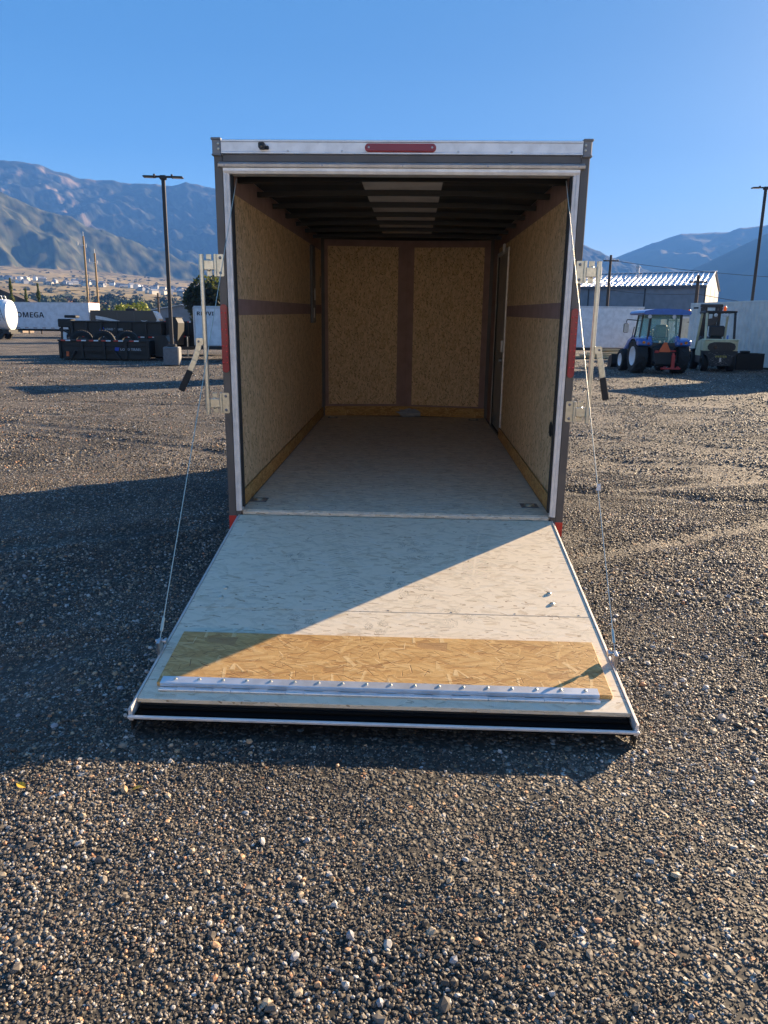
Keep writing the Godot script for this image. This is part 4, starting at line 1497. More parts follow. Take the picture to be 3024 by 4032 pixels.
func lamp_post(at: Vector3, h: float, label: String, base: bool, turn: float, heads: int) -> void:
	var t := thing("lamp_post", label, "lamp post", at, turn, "black yard lamp posts")
	var st := S()
	var y0 := 0.0
	if base:
		box(st, Vector3(0, 0.37, 0), Vector3(0.62, 0.74, 0.62), 0.04)
		put("concrete_base", st, M.concrete, t)
		y0 = 0.741
		st = S()
		box(st, Vector3(0, y0 + 0.05, 0), Vector3(0.34, 0.1, 0.34), 0.02)
		put("base_cover", st, M.pole, t)
	st = S()
	beam(st, Vector3(0, y0, 0), Vector3(0, h, 0), 0.135, 0.135, 0.015, Vector3.BACK)
	box(st, Vector3(0, h, 0), Vector3(0.26, 0.16, 0.20), 0.03)
	put("pole", st, M.pole, t)
	for s in ([-1, 1] if heads == 2 else [-1]):
		st = S()
		box(st, Vector3(s * 0.22, h + 0.03, 0), Vector3(0.2, 0.07, 0.09), 0.01)
		box(st, Vector3(s * 0.52, h + 0.02, 0), Vector3(0.46, 0.055, 0.32), 0.02)
		box(st, Vector3(s * 0.33, h + 0.075, 0), Vector3(0.07, 0.09, 0.12), 0.01)
		var hd := put("lamp_head", st, M.pole, t)
		st = S()
		bx(st, s * 0.36, s * 0.70, h - 0.012, h - 0.0085, -0.12, 0.12)
		put("lens", st, M.white_dull, hd)

func utility_pole(at: Vector3, h: float, label: String, m: Material, arm: float, lean := 0.0) -> void:
	var t := thing("utility_pole", label, "utility pole", at, 0.0)
	t.rotation.z = lean
	var st := S()
	cyl(st, Vector3.ZERO, Vector3(0, h, 0), 0.17, 0.12, 10)
	put("pole", st, m, t)
	if arm > 0:
		st = S()
		box(st, Vector3(0, h - 0.55, 0.12), Vector3(arm, 0.12, 0.09), 0.01)
		var ar := put("crossarm", st, m, t)
		for x in [-0.46, -0.2, 0.2, 0.46]:
			st = S()
			lathe(st, [Vector2(0.03, 0), Vector2(0.06, 0.03), Vector2(0.03, 0.07), Vector2(0.05, 0.10), Vector2(0.0, 0.15)], Vector3(x * arm, h - 0.49, 0.12), Vector3.UP, 8)
			put("insulator", st, M.white_dull, ar)
	else:
		st = S()
		box(st, Vector3(-0.38, h - 1.25, 0.1), Vector3(0.9, 0.07, 0.07), 0.0)
		cyl(st, Vector3(-0.8, h - 1.25, 0.1), Vector3(-0.8, h - 0.75, 0.1), 0.05)
		cyl(st, Vector3(0.34, h - 1.5, 0.1), Vector3(0.34, h - 1.0, 0.1), 0.05)
		cyl(st, Vector3(0, h, 0), Vector3(0, h + 0.6, 0), 0.04)
		put("insulator_bracket", st, M.white_dull, t)

func wire(a: Vector3, b: Vector3, sag: float, label: String) -> void:
	var st := S()
	var p := []
	for i in 25:
		var k := i / 24.0
		p.append(a.lerp(b, k) - Vector3(0, sag * 4.0 * k * (1.0 - k), 0))
	for i in 24: cyl(st, p[i], p[i + 1], 0.022, 0.022, 5, false)
	tag(put("power_line", st, M.black), label, "cable")

func semi_trailer(at: Vector3, turn: float, L: float, label: String, word: String, extra := 0.0) -> void:
	var t := thing("semi_trailer", label, "trailer", at, turn)
	var H := 4.0
	var d := 1.12
	var W := 2.6
	var st := S()
	bx(st, -L / 2, L / 2 - 0.031, d, H, -W / 2, W / 2, 0.03)
	var bm := mat(0.70, 0.73, 0.78, 0.5, 0.0, 0.25)
	put("body", st, bm, t)
	st = S()
	for s in [-1, 1]:
		bx(st, -L / 2, L / 2, H - 0.12, H + 0.015, s * (W / 2 - 0.03), s * (W / 2 + 0.012))
		bx(st, -L / 2, L / 2, d - 0.16, d + 0.10, s * (W / 2 - 0.03), s * (W / 2 + 0.012))
	put("rail", st, M.white_dull, t)
	for k in int(L / 0.8):
		st = S()
		bx(st, -L / 2 + 0.8 * k + 0.39, -L / 2 + 0.8 * k + 0.41, d + 0.11, H - 0.13, W / 2 + 0.001, W / 2 + 0.006)
		put("panel_seam", st, bm, t)
	st = S()
	bx(st, L / 2 - 0.03, L / 2 + 0.02, d, H, -W / 2 + 0.02, W / 2 - 0.02, 0.01)
	var door := put("rear_door", st, M.white, t)
	st = S()
	bx(st, L / 2 + 0.0205, L / 2 + 0.03, d + 0.03, H - 0.03, -0.008, 0.008)
	for z in [-0.8, -0.35, 0.35, 0.8]: cyl(st, Vector3(L / 2 + 0.04, d + 0.02, z), Vector3(L / 2 + 0.04, H - 0.02, z), 0.017, 0.017, 8)
	put("lock_rod", st, M.steel, door)
	st = S()
	bx(st, L / 2 - 0.6, L / 2 + 0.03, H + 0.016, H + 0.06, -W / 2, W / 2)
	put("rust_strip", st, mat(0.30, 0.075, 0.05, 0.8), t)
	st = S()
	for s in [-1, 1]: bx(st, -L / 2 + 1.0, L / 2 - 0.2, d - 0.4, d - 0.162, s * 0.5 - 0.06, s * 0.5 + 0.06)
	for s in [-1, 1]: bx(st, -L / 2 + 3.0, -L / 2 + 3.15, 0.02, d - 0.17, s * 0.95 - 0.06, s * 0.95 + 0.06)
	for k in 12: bx(st, -L / 2 + 0.6 + k * (L - 1.2) / 11.0, -L / 2 + 0.66 + k * (L - 1.2) / 11.0, d - 0.30, d - 0.161, -W / 2, W / 2)
	put("chassis", st, M.black, t)
	for k in 2:
		for s in [-1, 1]: wheel(t, Vector3(L / 2 - 2.0 - k * 1.25, 0.5, s * 1.0), Vector3(0, 0, s), 0.5, 0.5, 0.28, M.white_dull, 0)
	for k in int(L / 1.1):
		st = S()
		bx(st, -L / 2 + 0.3 + k * 1.1, -L / 2 + 0.75 + k * 1.1, d - 0.08, d - 0.01, W / 2 + 0.013, W / 2 + 0.018)
		put("red_reflector", st, mat(0.25, 0.05, 0.05, 0.5), t)
	if word: letters("lettering", word, 0.60, M.text_dark, t, Vector3(extra, 2.55, W / 2 + 0.008), Vector3.ZERO, true, 0.012, 1.16)

func tank_trailer() -> void:
	var t := thing("tank_trailer", "white tank trailer with a ladder print, cut by the photo's edge", "trailer", Vector3(-43.4, 0, -71.5), 0.10)
	var st := S()
	lathe(st, [Vector2(0.0, -4.5), Vector2(1.3, -4.4), Vector2(1.55, -4.1), Vector2(1.55, 2.9), Vector2(1.46, 3.25), Vector2(1.1, 3.42), Vector2(0.0, 3.5)], Vector3(0, 2.35, 0), Vector3.RIGHT, 36)
	put("tank", st, M.white, t)
	st = S()
	for z in [-0.45, 0.45]:
		tube(st, [Vector3(-2.0, 3.9, z), Vector3(-2.0, 4.2, z), Vector3(2.6, 4.2, z), Vector3(2.75, 3.75, z)], 0.03)
	for x in [-1.0, 0.2, 1.4]: tube(st, [Vector3(x, 3.85, 0.45), Vector3(x, 4.2, 0.45)], 0.025)
	put("railing", st, M.steel, t)
	st = S()
	var lad := []
	for k in 9:
		var a := lerpf(0.35, 1.95, k / 8.0)
		lad.append(Vector3(0, 2.35 + cos(a) * 1.575, sin(a) * 1.575))
	for k in 8:
		for x in [2.05, 2.42]: beam(st, lad[k] + Vector3(x + 0.09 * k, 0, 0), lad[k + 1] + Vector3(x + 0.09 * (k + 1), 0, 0), 0.035, 0.02)
		beam(st, lad[k] + Vector3(2.05 + 0.09 * k, 0, 0), lad[k] + Vector3(2.42 + 0.09 * k, 0, 0), 0.03, 0.02)
	put("ladder", st, M.black, t)
	st = S()
	bx(st, -4.4, 3.3, 0.72, 0.95, -1.1, 1.1)
	bx(st, 2.6, 3.5, 0.55, 0.72, -1.15, 1.15)
	put("chassis", st, M.black, t)
	for k in 2:
		for s in [-1, 1]: wheel(t, Vector3(2.3 - k * 1.25, 0.5, s * 0.95), Vector3(0, 0, s), 0.5, 0.45, 0.27, M.black, 0)

func horse_trailer() -> void:
	var t := thing("horse_trailer", "long black horse trailer with a white swoosh behind the dump trailers", "trailer", Vector3(-33.2, 0, -85), 0.12)
	var st := S()
	var pf := PackedVector2Array()
	for q in [[-4.0, 0.6], [3.0, 0.6], [3.55, 0.75], [3.75, 1.3], [3.70, 2.3], [3.4, 2.95], [3.0, 3.18], [-4.0, 3.14]]: pf.append(Vector2(q[0], q[1]))
	extrude(st, pf, -1.2, 1.2)
	put("body", st, mat(0.03, 0.028, 0.026, 0.18), t)
	st = S()
	extrude(st, PackedVector2Array([Vector2(3.05, 3.16), Vector2(3.42, 2.93), Vector2(3.72, 2.3), Vector2(3.77, 1.3), Vector2(3.5, 1.3), Vector2(3.45, 2.25), Vector2(3.2, 2.8)]), 1.201, 1.215)
	put("nose_trim", st, M.steel, t)
	st = S()
	extrude(st, PackedVector2Array([Vector2(-3.4, 2.55), Vector2(-2.2, 2.35), Vector2(-0.6, 1.95), Vector2(-0.6, 1.8), Vector2(-2.0, 2.0), Vector2(-3.4, 2.15)]), 1.201, 1.212)
	extrude(st, PackedVector2Array([Vector2(-3.4, 2.0), Vector2(-2.4, 1.95), Vector2(-1.2, 1.75), Vector2(-1.2, 1.65), Vector2(-3.4, 1.7)]), 1.201, 1.212)
	put("swoosh", st, M.white_dull, t)
	st = S()
	for x in [-1.0, 0.9]: bx(st, x - 0.02, x + 0.02, 0.65, 3.1, 1.2, 1.212)
	put("panel_seam", st, M.black, t)
	st = S()
	extrude(st, PackedVector2Array([Vector2(1.6, 2.1), Vector2(2.0, 1.9), Vector2(2.4, 2.1), Vector2(2.0, 2.02)]), 1.201, 1.21)
	put("emblem", st, M.white_dull, t)
	st = S()
	bx(st, -0.2, 0.9, 3.16, 3.42, -0.5, 0.5, 0.08)
	put("roof_unit", st, M.black, t)
	for k in 2:
		for s in [-1, 1]: wheel(t, Vector3(-1.5 - k * 0.95, 0.4, s * 1.0), Vector3(0, 0, s), 0.4, 0.24, 0.22, M.steel, 0)

func pickup() -> void:
	var t := thing("pickup_truck", "white pickup truck nose-on beside the black horse trailer", "truck", Vector3(-27.6, 0, -80), 0.25)
	# faces +z
	var st := S()
	box(st, Vector3(0, 0.95, -2.6), Vector3(1.95, 0.75, 5.0), 0.08)
	box(st, Vector3(0, 1.05, -0.3), Vector3(1.85, 0.55, 1.2), 0.12)
	put("body", st, M.white, t)
	st = S()
	extrude(st, PackedVector2Array([Vector2(0.75, 1.34), Vector2(1.5, 1.98), Vector2(3.1, 1.98), Vector2(3.3, 1.34)]), -0.82, 0.82, Transform3D(Basis(Vector3.FORWARD, Vector3.UP, Vector3.RIGHT), Vector3.ZERO))
	put("cab", st, M.dark_glass, t)
	st = S()
	bx(st, -0.8, 0.8, 1.985, 2.03, -3.05, -1.5, 0.02)
	put("roof", st, M.white, t)
	st = S()
	bx(st, -0.65, 0.65, 0.72, 1.14, 0.301, 0.34)
	put("grille", st, M.black, t)
	for s in [-1, 1]:
		st = S()
		bx(st, s * 0.66, s * 0.91, 0.86, 1.12, 0.301, 0.335)
		put("headlight", st, M.white_tape, t)
		for z in [-0.85, -4.1]: wheel(t, Vector3(s * 0.85, 0.4, z), Vector3(s, 0, 0), 0.4, 0.26, 0.23, M.steel, 0)

func metal_building() -> void:
	var t := thing("metal_building", "pale gray metal building with a low gable behind the white trailer", "building", Vector3(-33.9, 0, -112), 0.0)
	var st := S()
	var e := 3.75
	extrude(st, PackedVector2Array([Vector2(-8, 0), Vector2(4.1, 0), Vector2(4.1, e), Vector2(0.6, 4.35), Vector2(-8, 2.9)]), -14, 5.5)
	put("wall", st, M.gray_wall, t)
	for k in 12:
		st = S()
		bx(st, -7.0 + k * 0.9, -6.96 + k * 0.9, 0.1, 2.95 + k * 0.1 - maxf(0, k - 8) * 0.27, 5.5, 5.53)
		put("wall_rib", st, M.gray_wall, t)
	st = S()
	beam(st, Vector3(-8.4, 2.92, -4.2), Vector3(0.6, 4.47, -4.2), 20.2, 0.10, 0.0, Vector3.UP)
	beam(st, Vector3(0.6, 4.47, -4.2), Vector3(4.5, 3.80, -4.2), 20.2, 0.10, 0.0, Vector3.UP)
	put("roof", st, M.white_dull, t)
	st = S()
	beam(st, Vector3(-8.3, 2.84, 5.56), Vector3(0.6, 4.37, 5.56), 0.07, 0.16)
	beam(st, Vector3(0.6, 4.37, 5.56), Vector3(4.4, 3.72, 5.56), 0.07, 0.16)
	bx(st, 4.0, 4.12, 0.0, 3.7, 5.50, 5.56)
	put("trim", st, mat(0.14, 0.18, 0.22, 0.5), t)

func brown_house() -> void:
	var t := thing("barn", "brown shingled roof of a low building at the photo's left edge", "building", Vector3(-78, 0, -132), 0.0)
	var st := S()
	bx(st, -12, 11, 0, 4.4, 2, 6)
	put("wall", st, mat(0.22, 0.17, 0.13, 0.85), t)
	st = S()
	extrude(st, PackedVector2Array([Vector2(-24, 4.0), Vector2(13.8, 4.6), Vector2(13.8, 5.1), Vector2(1, 10.2), Vector2(-24, 5.0)]), 5, 8)
	put("roof", st, M.brown_roof, t)

func warehouse() -> void:
	# long side towards the yard, from left (far) to right (near)
	var a := Vector3(33.2, 0, -86)
	var b := Vector3(15.2, 0, -94.72)
	var along := (b - a).normalized()
	var yaw := atan2(-along.z, along.x)
	var t := thing("warehouse", "gray steel warehouse with a bright ribbed metal roof", "building", a, yaw)
	# local x runs from the right end to the left, local z: +z is away from the yard after turning
	var inw := Basis(Vector3.UP, -yaw) * Vector3(0, 0, -1)
	var s := 1.0 if inw.z > 0 else -1.0
	var L := 34.0
	var D := 15.0
	var e := 6.75
	var rg := 8.7
	var st := S()
	var pf := PackedVector2Array([Vector2(0, 0), Vector2(s * D, 0), Vector2(s * D, e), Vector2(s * D / 2, rg), Vector2(0, e)])
	extrude(st, pf, 0, L, Transform3D(Basis(Vector3.BACK, Vector3.UP, Vector3.LEFT), Vector3(L, 0, 0)))
	put("wall", st, M.gray_wall, t)
	for k in 6:
		st = S()
		bx(st, k * 6.6 + 0.0, k * 6.6 + 0.16, 0, e - 0.12, -s * 0.005, -s * 0.06)
		put("column", st, mat(0.05, 0.055, 0.065, 0.6), t)
	st = S()
	bx(st, -0.05, L + 0.05, e - 0.28, e - 0.05, -s * 0.006, -s * 0.22)
	put("gutter", st, mat(0.10, 0.11, 0.13, 0.5), t)
	for k in 2:
		st = S()
		bx(st, -0.02, -0.004, 0, e + 0.2, s * (4.9 + k * 5.0), s * (4.96 + k * 5.0))
		put("wall_rib", st, M.gray_wall, t)
	# near slope: each roof sheet with its standing rib
	var up := Vector3(0, rg - e, s * D / 2)
	var nrm := Vector3(1, 0, 0).cross(up).normalized()
	if nrm.y < 0: nrm = -nrm
	var e0 := Vector3(0, e + 0.03, -s * 0.3)
	st = S()
	quad(st, e0 + Vector3(-0.2, 0, 0), e0 + Vector3(L, 0, 0), Vector3(L, rg + 0.05, s * D / 2), Vector3(-0.2, rg + 0.05, s * D / 2), nrm)
	quad(st, Vector3(-0.2, e + 0.03, s * (D + 0.3)), Vector3(L, e + 0.03, s * (D + 0.3)), Vector3(L, rg + 0.05, s * D / 2), Vector3(-0.2, rg + 0.05, s * D / 2), Vector3.UP)
	put("roof", st, M.roof_metal, t)
	for k in 56:
		st = S()
		var x := -0.1 + k * 0.6
		beam(st, e0 + Vector3(x, 0.02, s * 0.02), Vector3(x, rg + 0.04, s * (D / 2 - 0.3)), 0.11, 0.07, 0.02, nrm)
		put("roof_rib", st, M.roof_metal, t)
	st = S()
	bx(st, -0.22, L, rg + 0.02, rg + 0.14, s * (D / 2 - 0.35), s * (D / 2 + 0.35), 0.02)
	put("ridge_cap", st, M.roof_metal, t)
	for x in [9.0, 14.0]:
		st = S()
		cyl(st, Vector3(x, rg - 0.4, s * (D / 2 - 0.6)), Vector3(x, rg + 0.7, s * (D / 2 - 0.6)), 0.2, 0.2, 10)
		cyl(st, Vector3(x, rg + 0.7, s * (D / 2 - 0.6)), Vector3(x, rg + 1.0, s * (D / 2 - 0.6)), 0.38, 0.1, 10)
		put("roof_vent", st, M.white_dull, t)

func container(at: Vector3, turn: float, label: String, H := 3.0) -> void:
	# local x along it, its near long side at -z ... +z both corrugated
	var t := thing("shipping_container", label, "container", at, turn)
	var L := 12.2
	var W := 2.44
	for s in [-1, 1]:
		var st := S()
		var n := 43
		for k in n:
			var x := -L / 2 + 0.1 + k * (L - 0.2) / n
			var p := (L - 0.2) / n
			var zo: float = s * (W / 2 - 0.002)
			var zi: float = s * (W / 2 - 0.040)
			var pts := [Vector2(x, zo), Vector2(x + p * 0.28, zo), Vector2(x + p * 0.5, zi), Vector2(x + p * 0.78, zi), Vector2(x + p, zo)]
			for i in 4: quad(st, Vector3(pts[i].x, 0.2, pts[i].y), Vector3(pts[i + 1].x, 0.2, pts[i + 1].y), Vector3(pts[i + 1].x, H - 0.08, pts[i + 1].y), Vector3(pts[i].x, H - 0.08, pts[i].y), Vector3((pts[i + 1].y - pts[i].y) * -s * s, 0, s))
		put("corrugated_side", st, M.container, t)
	var st2 := S()
	bx(st2, -L / 2, L / 2, H - 0.078, H - 0.03, -W / 2 + 0.01, W / 2 - 0.01)
	put("roof", st2, M.container, t)
	st2 = S()
	for s in [-1, 1]:
		bx(st2, -L / 2, L / 2, H - 0.10, H, s * (W / 2 - 0.06), s * W / 2, 0.004)
		bx(st2, -L / 2, L / 2, 0.06, 0.22, s * (W / 2 - 0.06), s * W / 2, 0.004)
		for s2 in [-1, 1]: bx(st2, s * (L / 2 - 0.14), s * (L / 2 + 0.003), 0.0, H + 0.005, s2 * (W / 2 - 0.14), s2 * (W / 2 + 0.003), 0.006)
	put("frame", st2, M.container, t)
	for s in [-1, 1]:
		st2 = S()
		bx(st2, s * (L / 2 - 0.05), s * (L / 2 - 0.01), 0.06, H - 0.05, -W / 2 + 0.14, W / 2 - 0.14)
		put("end_wall", st2, M.container, t)
	for s in [-1, 1]:
		st2 = S()
		bx(st2, -L / 2 + 0.25, -L / 2 + 0.62, H - 0.28, H - 0.2, s * (W / 2 + 0.0), s * (W / 2 + 0.004))
		put("number_plate", st2, M.text_dark, t)

func tractor() -> void:
	var t := thing("tractor", "blue compact cab tractor with white wheels and an orange slow-vehicle triangle", "tractor", Vector3(9.62, 0, -25.75), 0.03)
	# forward is -z, the rear axle stands at the origin
	for s in [-1, 1]:
		wheel(t, Vector3(s * 0.80, 0.645, 0), Vector3(s, 0, 0), 0.645, 0.46, 0.36, M.rim_white, 13)
		wheel(t, Vector3(s * 0.78, 0.43, -1.85), Vector3(s, 0, 0), 0.43, 0.33, 0.25, M.rim_white, 12)
	var st := S()
	box(st, Vector3(0, 0.78, -0.7), Vector3(0.62, 0.62, 2.4), 0.06)
	box(st, Vector3(0, 0.66, 0.2), Vector3(0.85, 0.75, 0.75), 0.08)
	cyl(st, Vector3(-0.75, 0.645, 0), Vector3(0.75, 0.645, 0), 0.14)
	cyl(st, Vector3(-0.72, 0.43, -1.85), Vector3(0.72, 0.43, -1.85), 0.09)
	for s in [-1, 1]:
		beam(st, Vector3(s * 0.32, 0.5, 0.3), Vector3(s * 0.42, 0.38, 1.0), 0.05, 0.08)
		cyl(st, Vector3(s * 0.38, 0.95, 0.5), Vector3(s * 0.40, 0.46, 0.8), 0.03)
	put("chassis", st, M.black, t)
	st = S()
	box(st, Vector3(0, 1.12, -1.75), Vector3(0.72, 0.55, 1.5), 0.12)
	box(st, Vector3(0, 0.92, -2.35), Vector3(0.66, 0.5, 0.4), 0.1)
	put("hood", st, M.blue, t)
	# cab: frame of posts with glass between
	var P := {}
	for s in [-1, 1]:
		P[[s, 0]] = [Vector3(s * 0.60, 1.12, 0.42), Vector3(s * 0.58, 2.22, 0.50)]
		P[[s, 1]] = [Vector3(s * 0.72, 1.20, -0.22), Vector3(s * 0.64, 2.22, -0.20)]
		P[[s, 2]] = [Vector3(s * 0.66, 1.02, -1.12), Vector3(s * 0.58, 2.22, -0.92)]
	for s in [-1, 1]:
		for k in 3:
			st = S()
			beam(st, P[[s, k]][0], P[[s, k]][1], 0.085 if k == 0 else 0.065, 0.065, 0.012, Vector3.BACK)
			put("cab_post", st, M.plastic, t)
		st = S()
		beam(st, P[[s, 0]][0], P[[s, 1]][0], 0.06, 0.09)
		beam(st, P[[s, 1]][0], P[[s, 2]][0], 0.06, 0.09)
		put("cab_sill", st, M.plastic, t)
		for k in 2:
			st = S()
			quad(st, P[[s, k]][0], P[[s, k]][1], P[[s, k + 1]][1], P[[s, k + 1]][0], Vector3(s, 0, 0))
			put("window", st, M.glass, t)
	st = S()
	quad(st, P[[-1, 0]][0] + Vector3(0, -0.02, 0), P[[1, 0]][0] + Vector3(0, -0.02, 0), P[[1, 0]][1], P[[-1, 0]][1], Vector3.BACK)
	put("rear_window", st, M.glass, t)
	st = S()
	quad(st, P[[-1, 2]][0], P[[1, 2]][0], P[[1, 2]][1], P[[-1, 2]][1], Vector3.FORWARD)
	put("windscreen", st, M.glass, t)
	st = S()
	beam(st, P[[-1, 0]][0], P[[1, 0]][0], 0.07, 0.08)
	beam(st, P[[-1, 2]][0], P[[1, 2]][0], 0.07, 0.10)
	bx(st, -0.58, 0.58, 0.98, 1.10, -1.08, 0.42)
	extrude(st, PackedVector2Array([Vector2(-0.58, 1.11), Vector2(0.58, 1.11), Vector2(0.34, 0.82), Vector2(-0.34, 0.82)]), 0.40, 0.46)
	put("cab_base", st, M.plastic, t)
	st = S()
	var rf := PackedVector2Array()
	for q in [[-0.86, 2.20], [0.86, 2.20], [0.90, 2.26], [0.84, 2.34], [0.5, 2.405], [0.0, 2.42], [-0.5, 2.405], [-0.84, 2.34], [-0.90, 2.26]]: rf.append(Vector2(q[0], q[1]))
	extrude(st, rf, -1.10, 0.66)
	put("roof", st, M.blue, t)
	st = S()
	bx(st, -0.58, 0.58, 2.06, 2.199, -0.95, 0.47)
	put("headliner", st, M.plastic, t)
	for s in [-1, 1]:
		# rear fender arched over the tyre
		st = S()
		var pf := PackedVector2Array()
		for k in 12:
			var a := lerpf(0.95, 2.75, k / 11.0)
			pf.append(Vector2(cos(a) * 0.74, 0.645 + sin(a) * 0.70))
		for k in 12:
			var a := lerpf(2.75, 0.95, k / 11.0)
			pf.append(Vector2(cos(a) * 0.70, 0.645 + sin(a) * 0.66))
		extrude(st, pf, minf(s * 0.52, s * 1.02), maxf(s * 0.52, s * 1.02), Transform3D(Basis(Vector3.BACK, Vector3.UP, Vector3.LEFT), Vector3.ZERO))
		bx(st, s * 0.46, s * 1.02, 1.04, 1.27, 0.40, 0.64, 0.05)
		bx(st, s * 0.44, s * 0.62, 1.02, 1.42, 0.18, 0.50, 0.05)
		var fd := put("fender", st, M.blue, t)
		st = S()
		cyl(st, Vector3(s * 0.80, 1.17, 0.64), Vector3(s * 0.80, 1.17, 0.665), 0.055)
		put("indicator", st, M.amber, fd)
		st = S()
		cyl(st, Vector3(s * 0.62, 1.13, 0.64), Vector3(s * 0.62, 1.13, 0.662), 0.05)
		put("tail_light", st, M.lens, fd)
		st = S()
		tube(st, [Vector3(s * 0.60, 2.0, -0.95), Vector3(s * 1.0, 2.03, -1.0), Vector3(s * 1.03, 1.96, -1.0), Vector3(s * 1.03, 1.90, -1.0)], 0.018)
		box(st, Vector3(s * 1.03, 1.70, -1.0), Vector3(0.2, 0.36, 0.07), 0.03)
		var mr := put("mirror", st, M.plastic, t)
		st = S()
		bx(st, s * 1.03 - 0.08, s * 1.03 + 0.08, 1.54, 1.86, -0.964, -0.961)
		put("mirror_glass", st, M.steel, mr)
		st = S()
		lathe(st, [Vector2(0.06, 0.0), Vector2(0.075, 0.03), Vector2(0.0, 0.05)], Vector3(s * 0.46 - 0.18, 2.13, 0.55), Vector3(0, -0.1, 1), 14)
		put("work_light", st, M.white_tape, t)
		st = S()
		tube(st, [Vector3(s * 0.70, 0.75, -1.08), Vector3(s * 0.72, 1.35, -1.12), Vector3(s * 0.69, 1.75, -1.02)], 0.017)
		put("grab_handle", st, M.plastic, t)
	st = S()
	lathe(st, [Vector2(0.05, 0), Vector2(0.055, 0.10), Vector2(0.03, 0.14), Vector2(0, 0.15)], Vector3(0.84, 2.26, 0.55), Vector3.UP, 14)
	put("beacon", st, M.amber, t)
	# seat and wheel inside
	st = S()
	box(st, Vector3(0, 1.30, -0.15), Vector3(0.48, 0.14, 0.45), 0.05)
	box(st, Vector3(0, 1.58, 0.08), Vector3(0.46, 0.5, 0.12), 0.05)
	for s in [-1, 1]: box(st, Vector3(s * 0.30, 1.50, -0.05), Vector3(0.08, 0.34, 0.12), 0.03)
	put("seat", st, M.black, t)
	st = S()
	var ring := []
	for k in 17: ring.append(Vector3(cos(TAU * k / 16.0) * 0.2, 1.62 + sin(TAU * k / 16.0) * 0.1, -0.62 + sin(TAU * k / 16.0) * 0.14))
	tube(st, ring, 0.016, 6)
	cyl(st, Vector3(0, 1.1, -0.85), Vector3(0, 1.62, -0.62), 0.04)
	put("steering_wheel", st, M.black, t)
	# orange triangle
	st = S()
	extrude(st, PackedVector2Array([Vector2(-0.22, 0.86), Vector2(-0.19, 0.82), Vector2(0.19, 0.82), Vector2(0.22, 0.86), Vector2(0.055, 1.18), Vector2(-0.055, 1.18)]), 0.70, 0.708)
	put("slow_vehicle_triangle", st, M.orange, t)
	# red draw bar
	st = S()
	box(st, Vector3(0.25, 0.46, 0.98), Vector3(0.12, 0.52, 0.10), 0.012)
	box(st, Vector3(0.17, 0.22, 1.0), Vector3(0.72, 0.07, 0.10), 0.012)
	box(st, Vector3(0.25, 0.74, 0.97), Vector3(0.09, 0.1, 0.06), 0.01)
	for x in [-0.05, 0.44]: box(st, Vector3(x, 0.275, 1.0), Vector3(0.09, 0.05, 0.08), 0.01)
	put("draw_bar", st, M.red, t)
	st = S()
	box(st, Vector3(-0.28, 0.83, 0.66), Vector3(0.16, 0.09, 0.08), 0.01)
	box(st, Vector3(0.32, 0.86, 0.66), Vector3(0.24, 0.06, 0.07), 0.01)
	put("hitch_frame", st, M.red, t)
	# front loader
	for s in [-1, 1]:
		st = S()
		var arm := [Vector3(s * 0.52, 1.30, -0.95), Vector3(s * 0.52, 1.34, -1.5), Vector3(s * 0.52, 1.15, -2.1), Vector3(s * 0.52, 0.62, -2.85), Vector3(s * 0.52, 0.30, -3.1)]
		for k in 4: beam(st, arm[k], arm[k + 1], 0.10, 0.17, 0.015, Vector3.UP)
		put("loader_arm", st, M.blue, t)
		st = S()
		beam(st, Vector3(s * 0.52, 0.62, -1.15), Vector3(s * 0.52, 1.28, -1.1), 0.1, 0.12, 0.01, Vector3.BACK)
		cyl(st, Vector3(s * 0.52, 0.72, -1.25), Vector3(s * 0.52, 1.02, -2.2), 0.035)
		put("loader_post", st, M.black, t)
	st = S()
	extrude(st, PackedVector2Array([Vector2(3.15, 0.62), Vector2(3.18, 0.62), Vector2(3.15, 0.25), Vector2(3.3, 0.08), Vector2(3.75, 0.06), Vector2(3.75, 0.03), Vector2(3.25, 0.05), Vector2(3.1, 0.22)]), -0.88, 0.88, Transform3D(Basis(Vector3.FORWARD, Vector3.UP, Vector3.RIGHT), Vector3.ZERO))
	for s in [-1, 1]: extrude(st, PackedVector2Array([Vector2(3.12, 0.62), Vector2(3.55, 0.5), Vector2(3.75, 0.04), Vector2(3.25, 0.04), Vector2(3.1, 0.22)]), s * 0.881, s * 0.90, Transform3D(Basis(Vector3.FORWARD, Vector3.UP, Vector3.RIGHT), Vector3.ZERO))
	put("bucket", st, M.black, t)

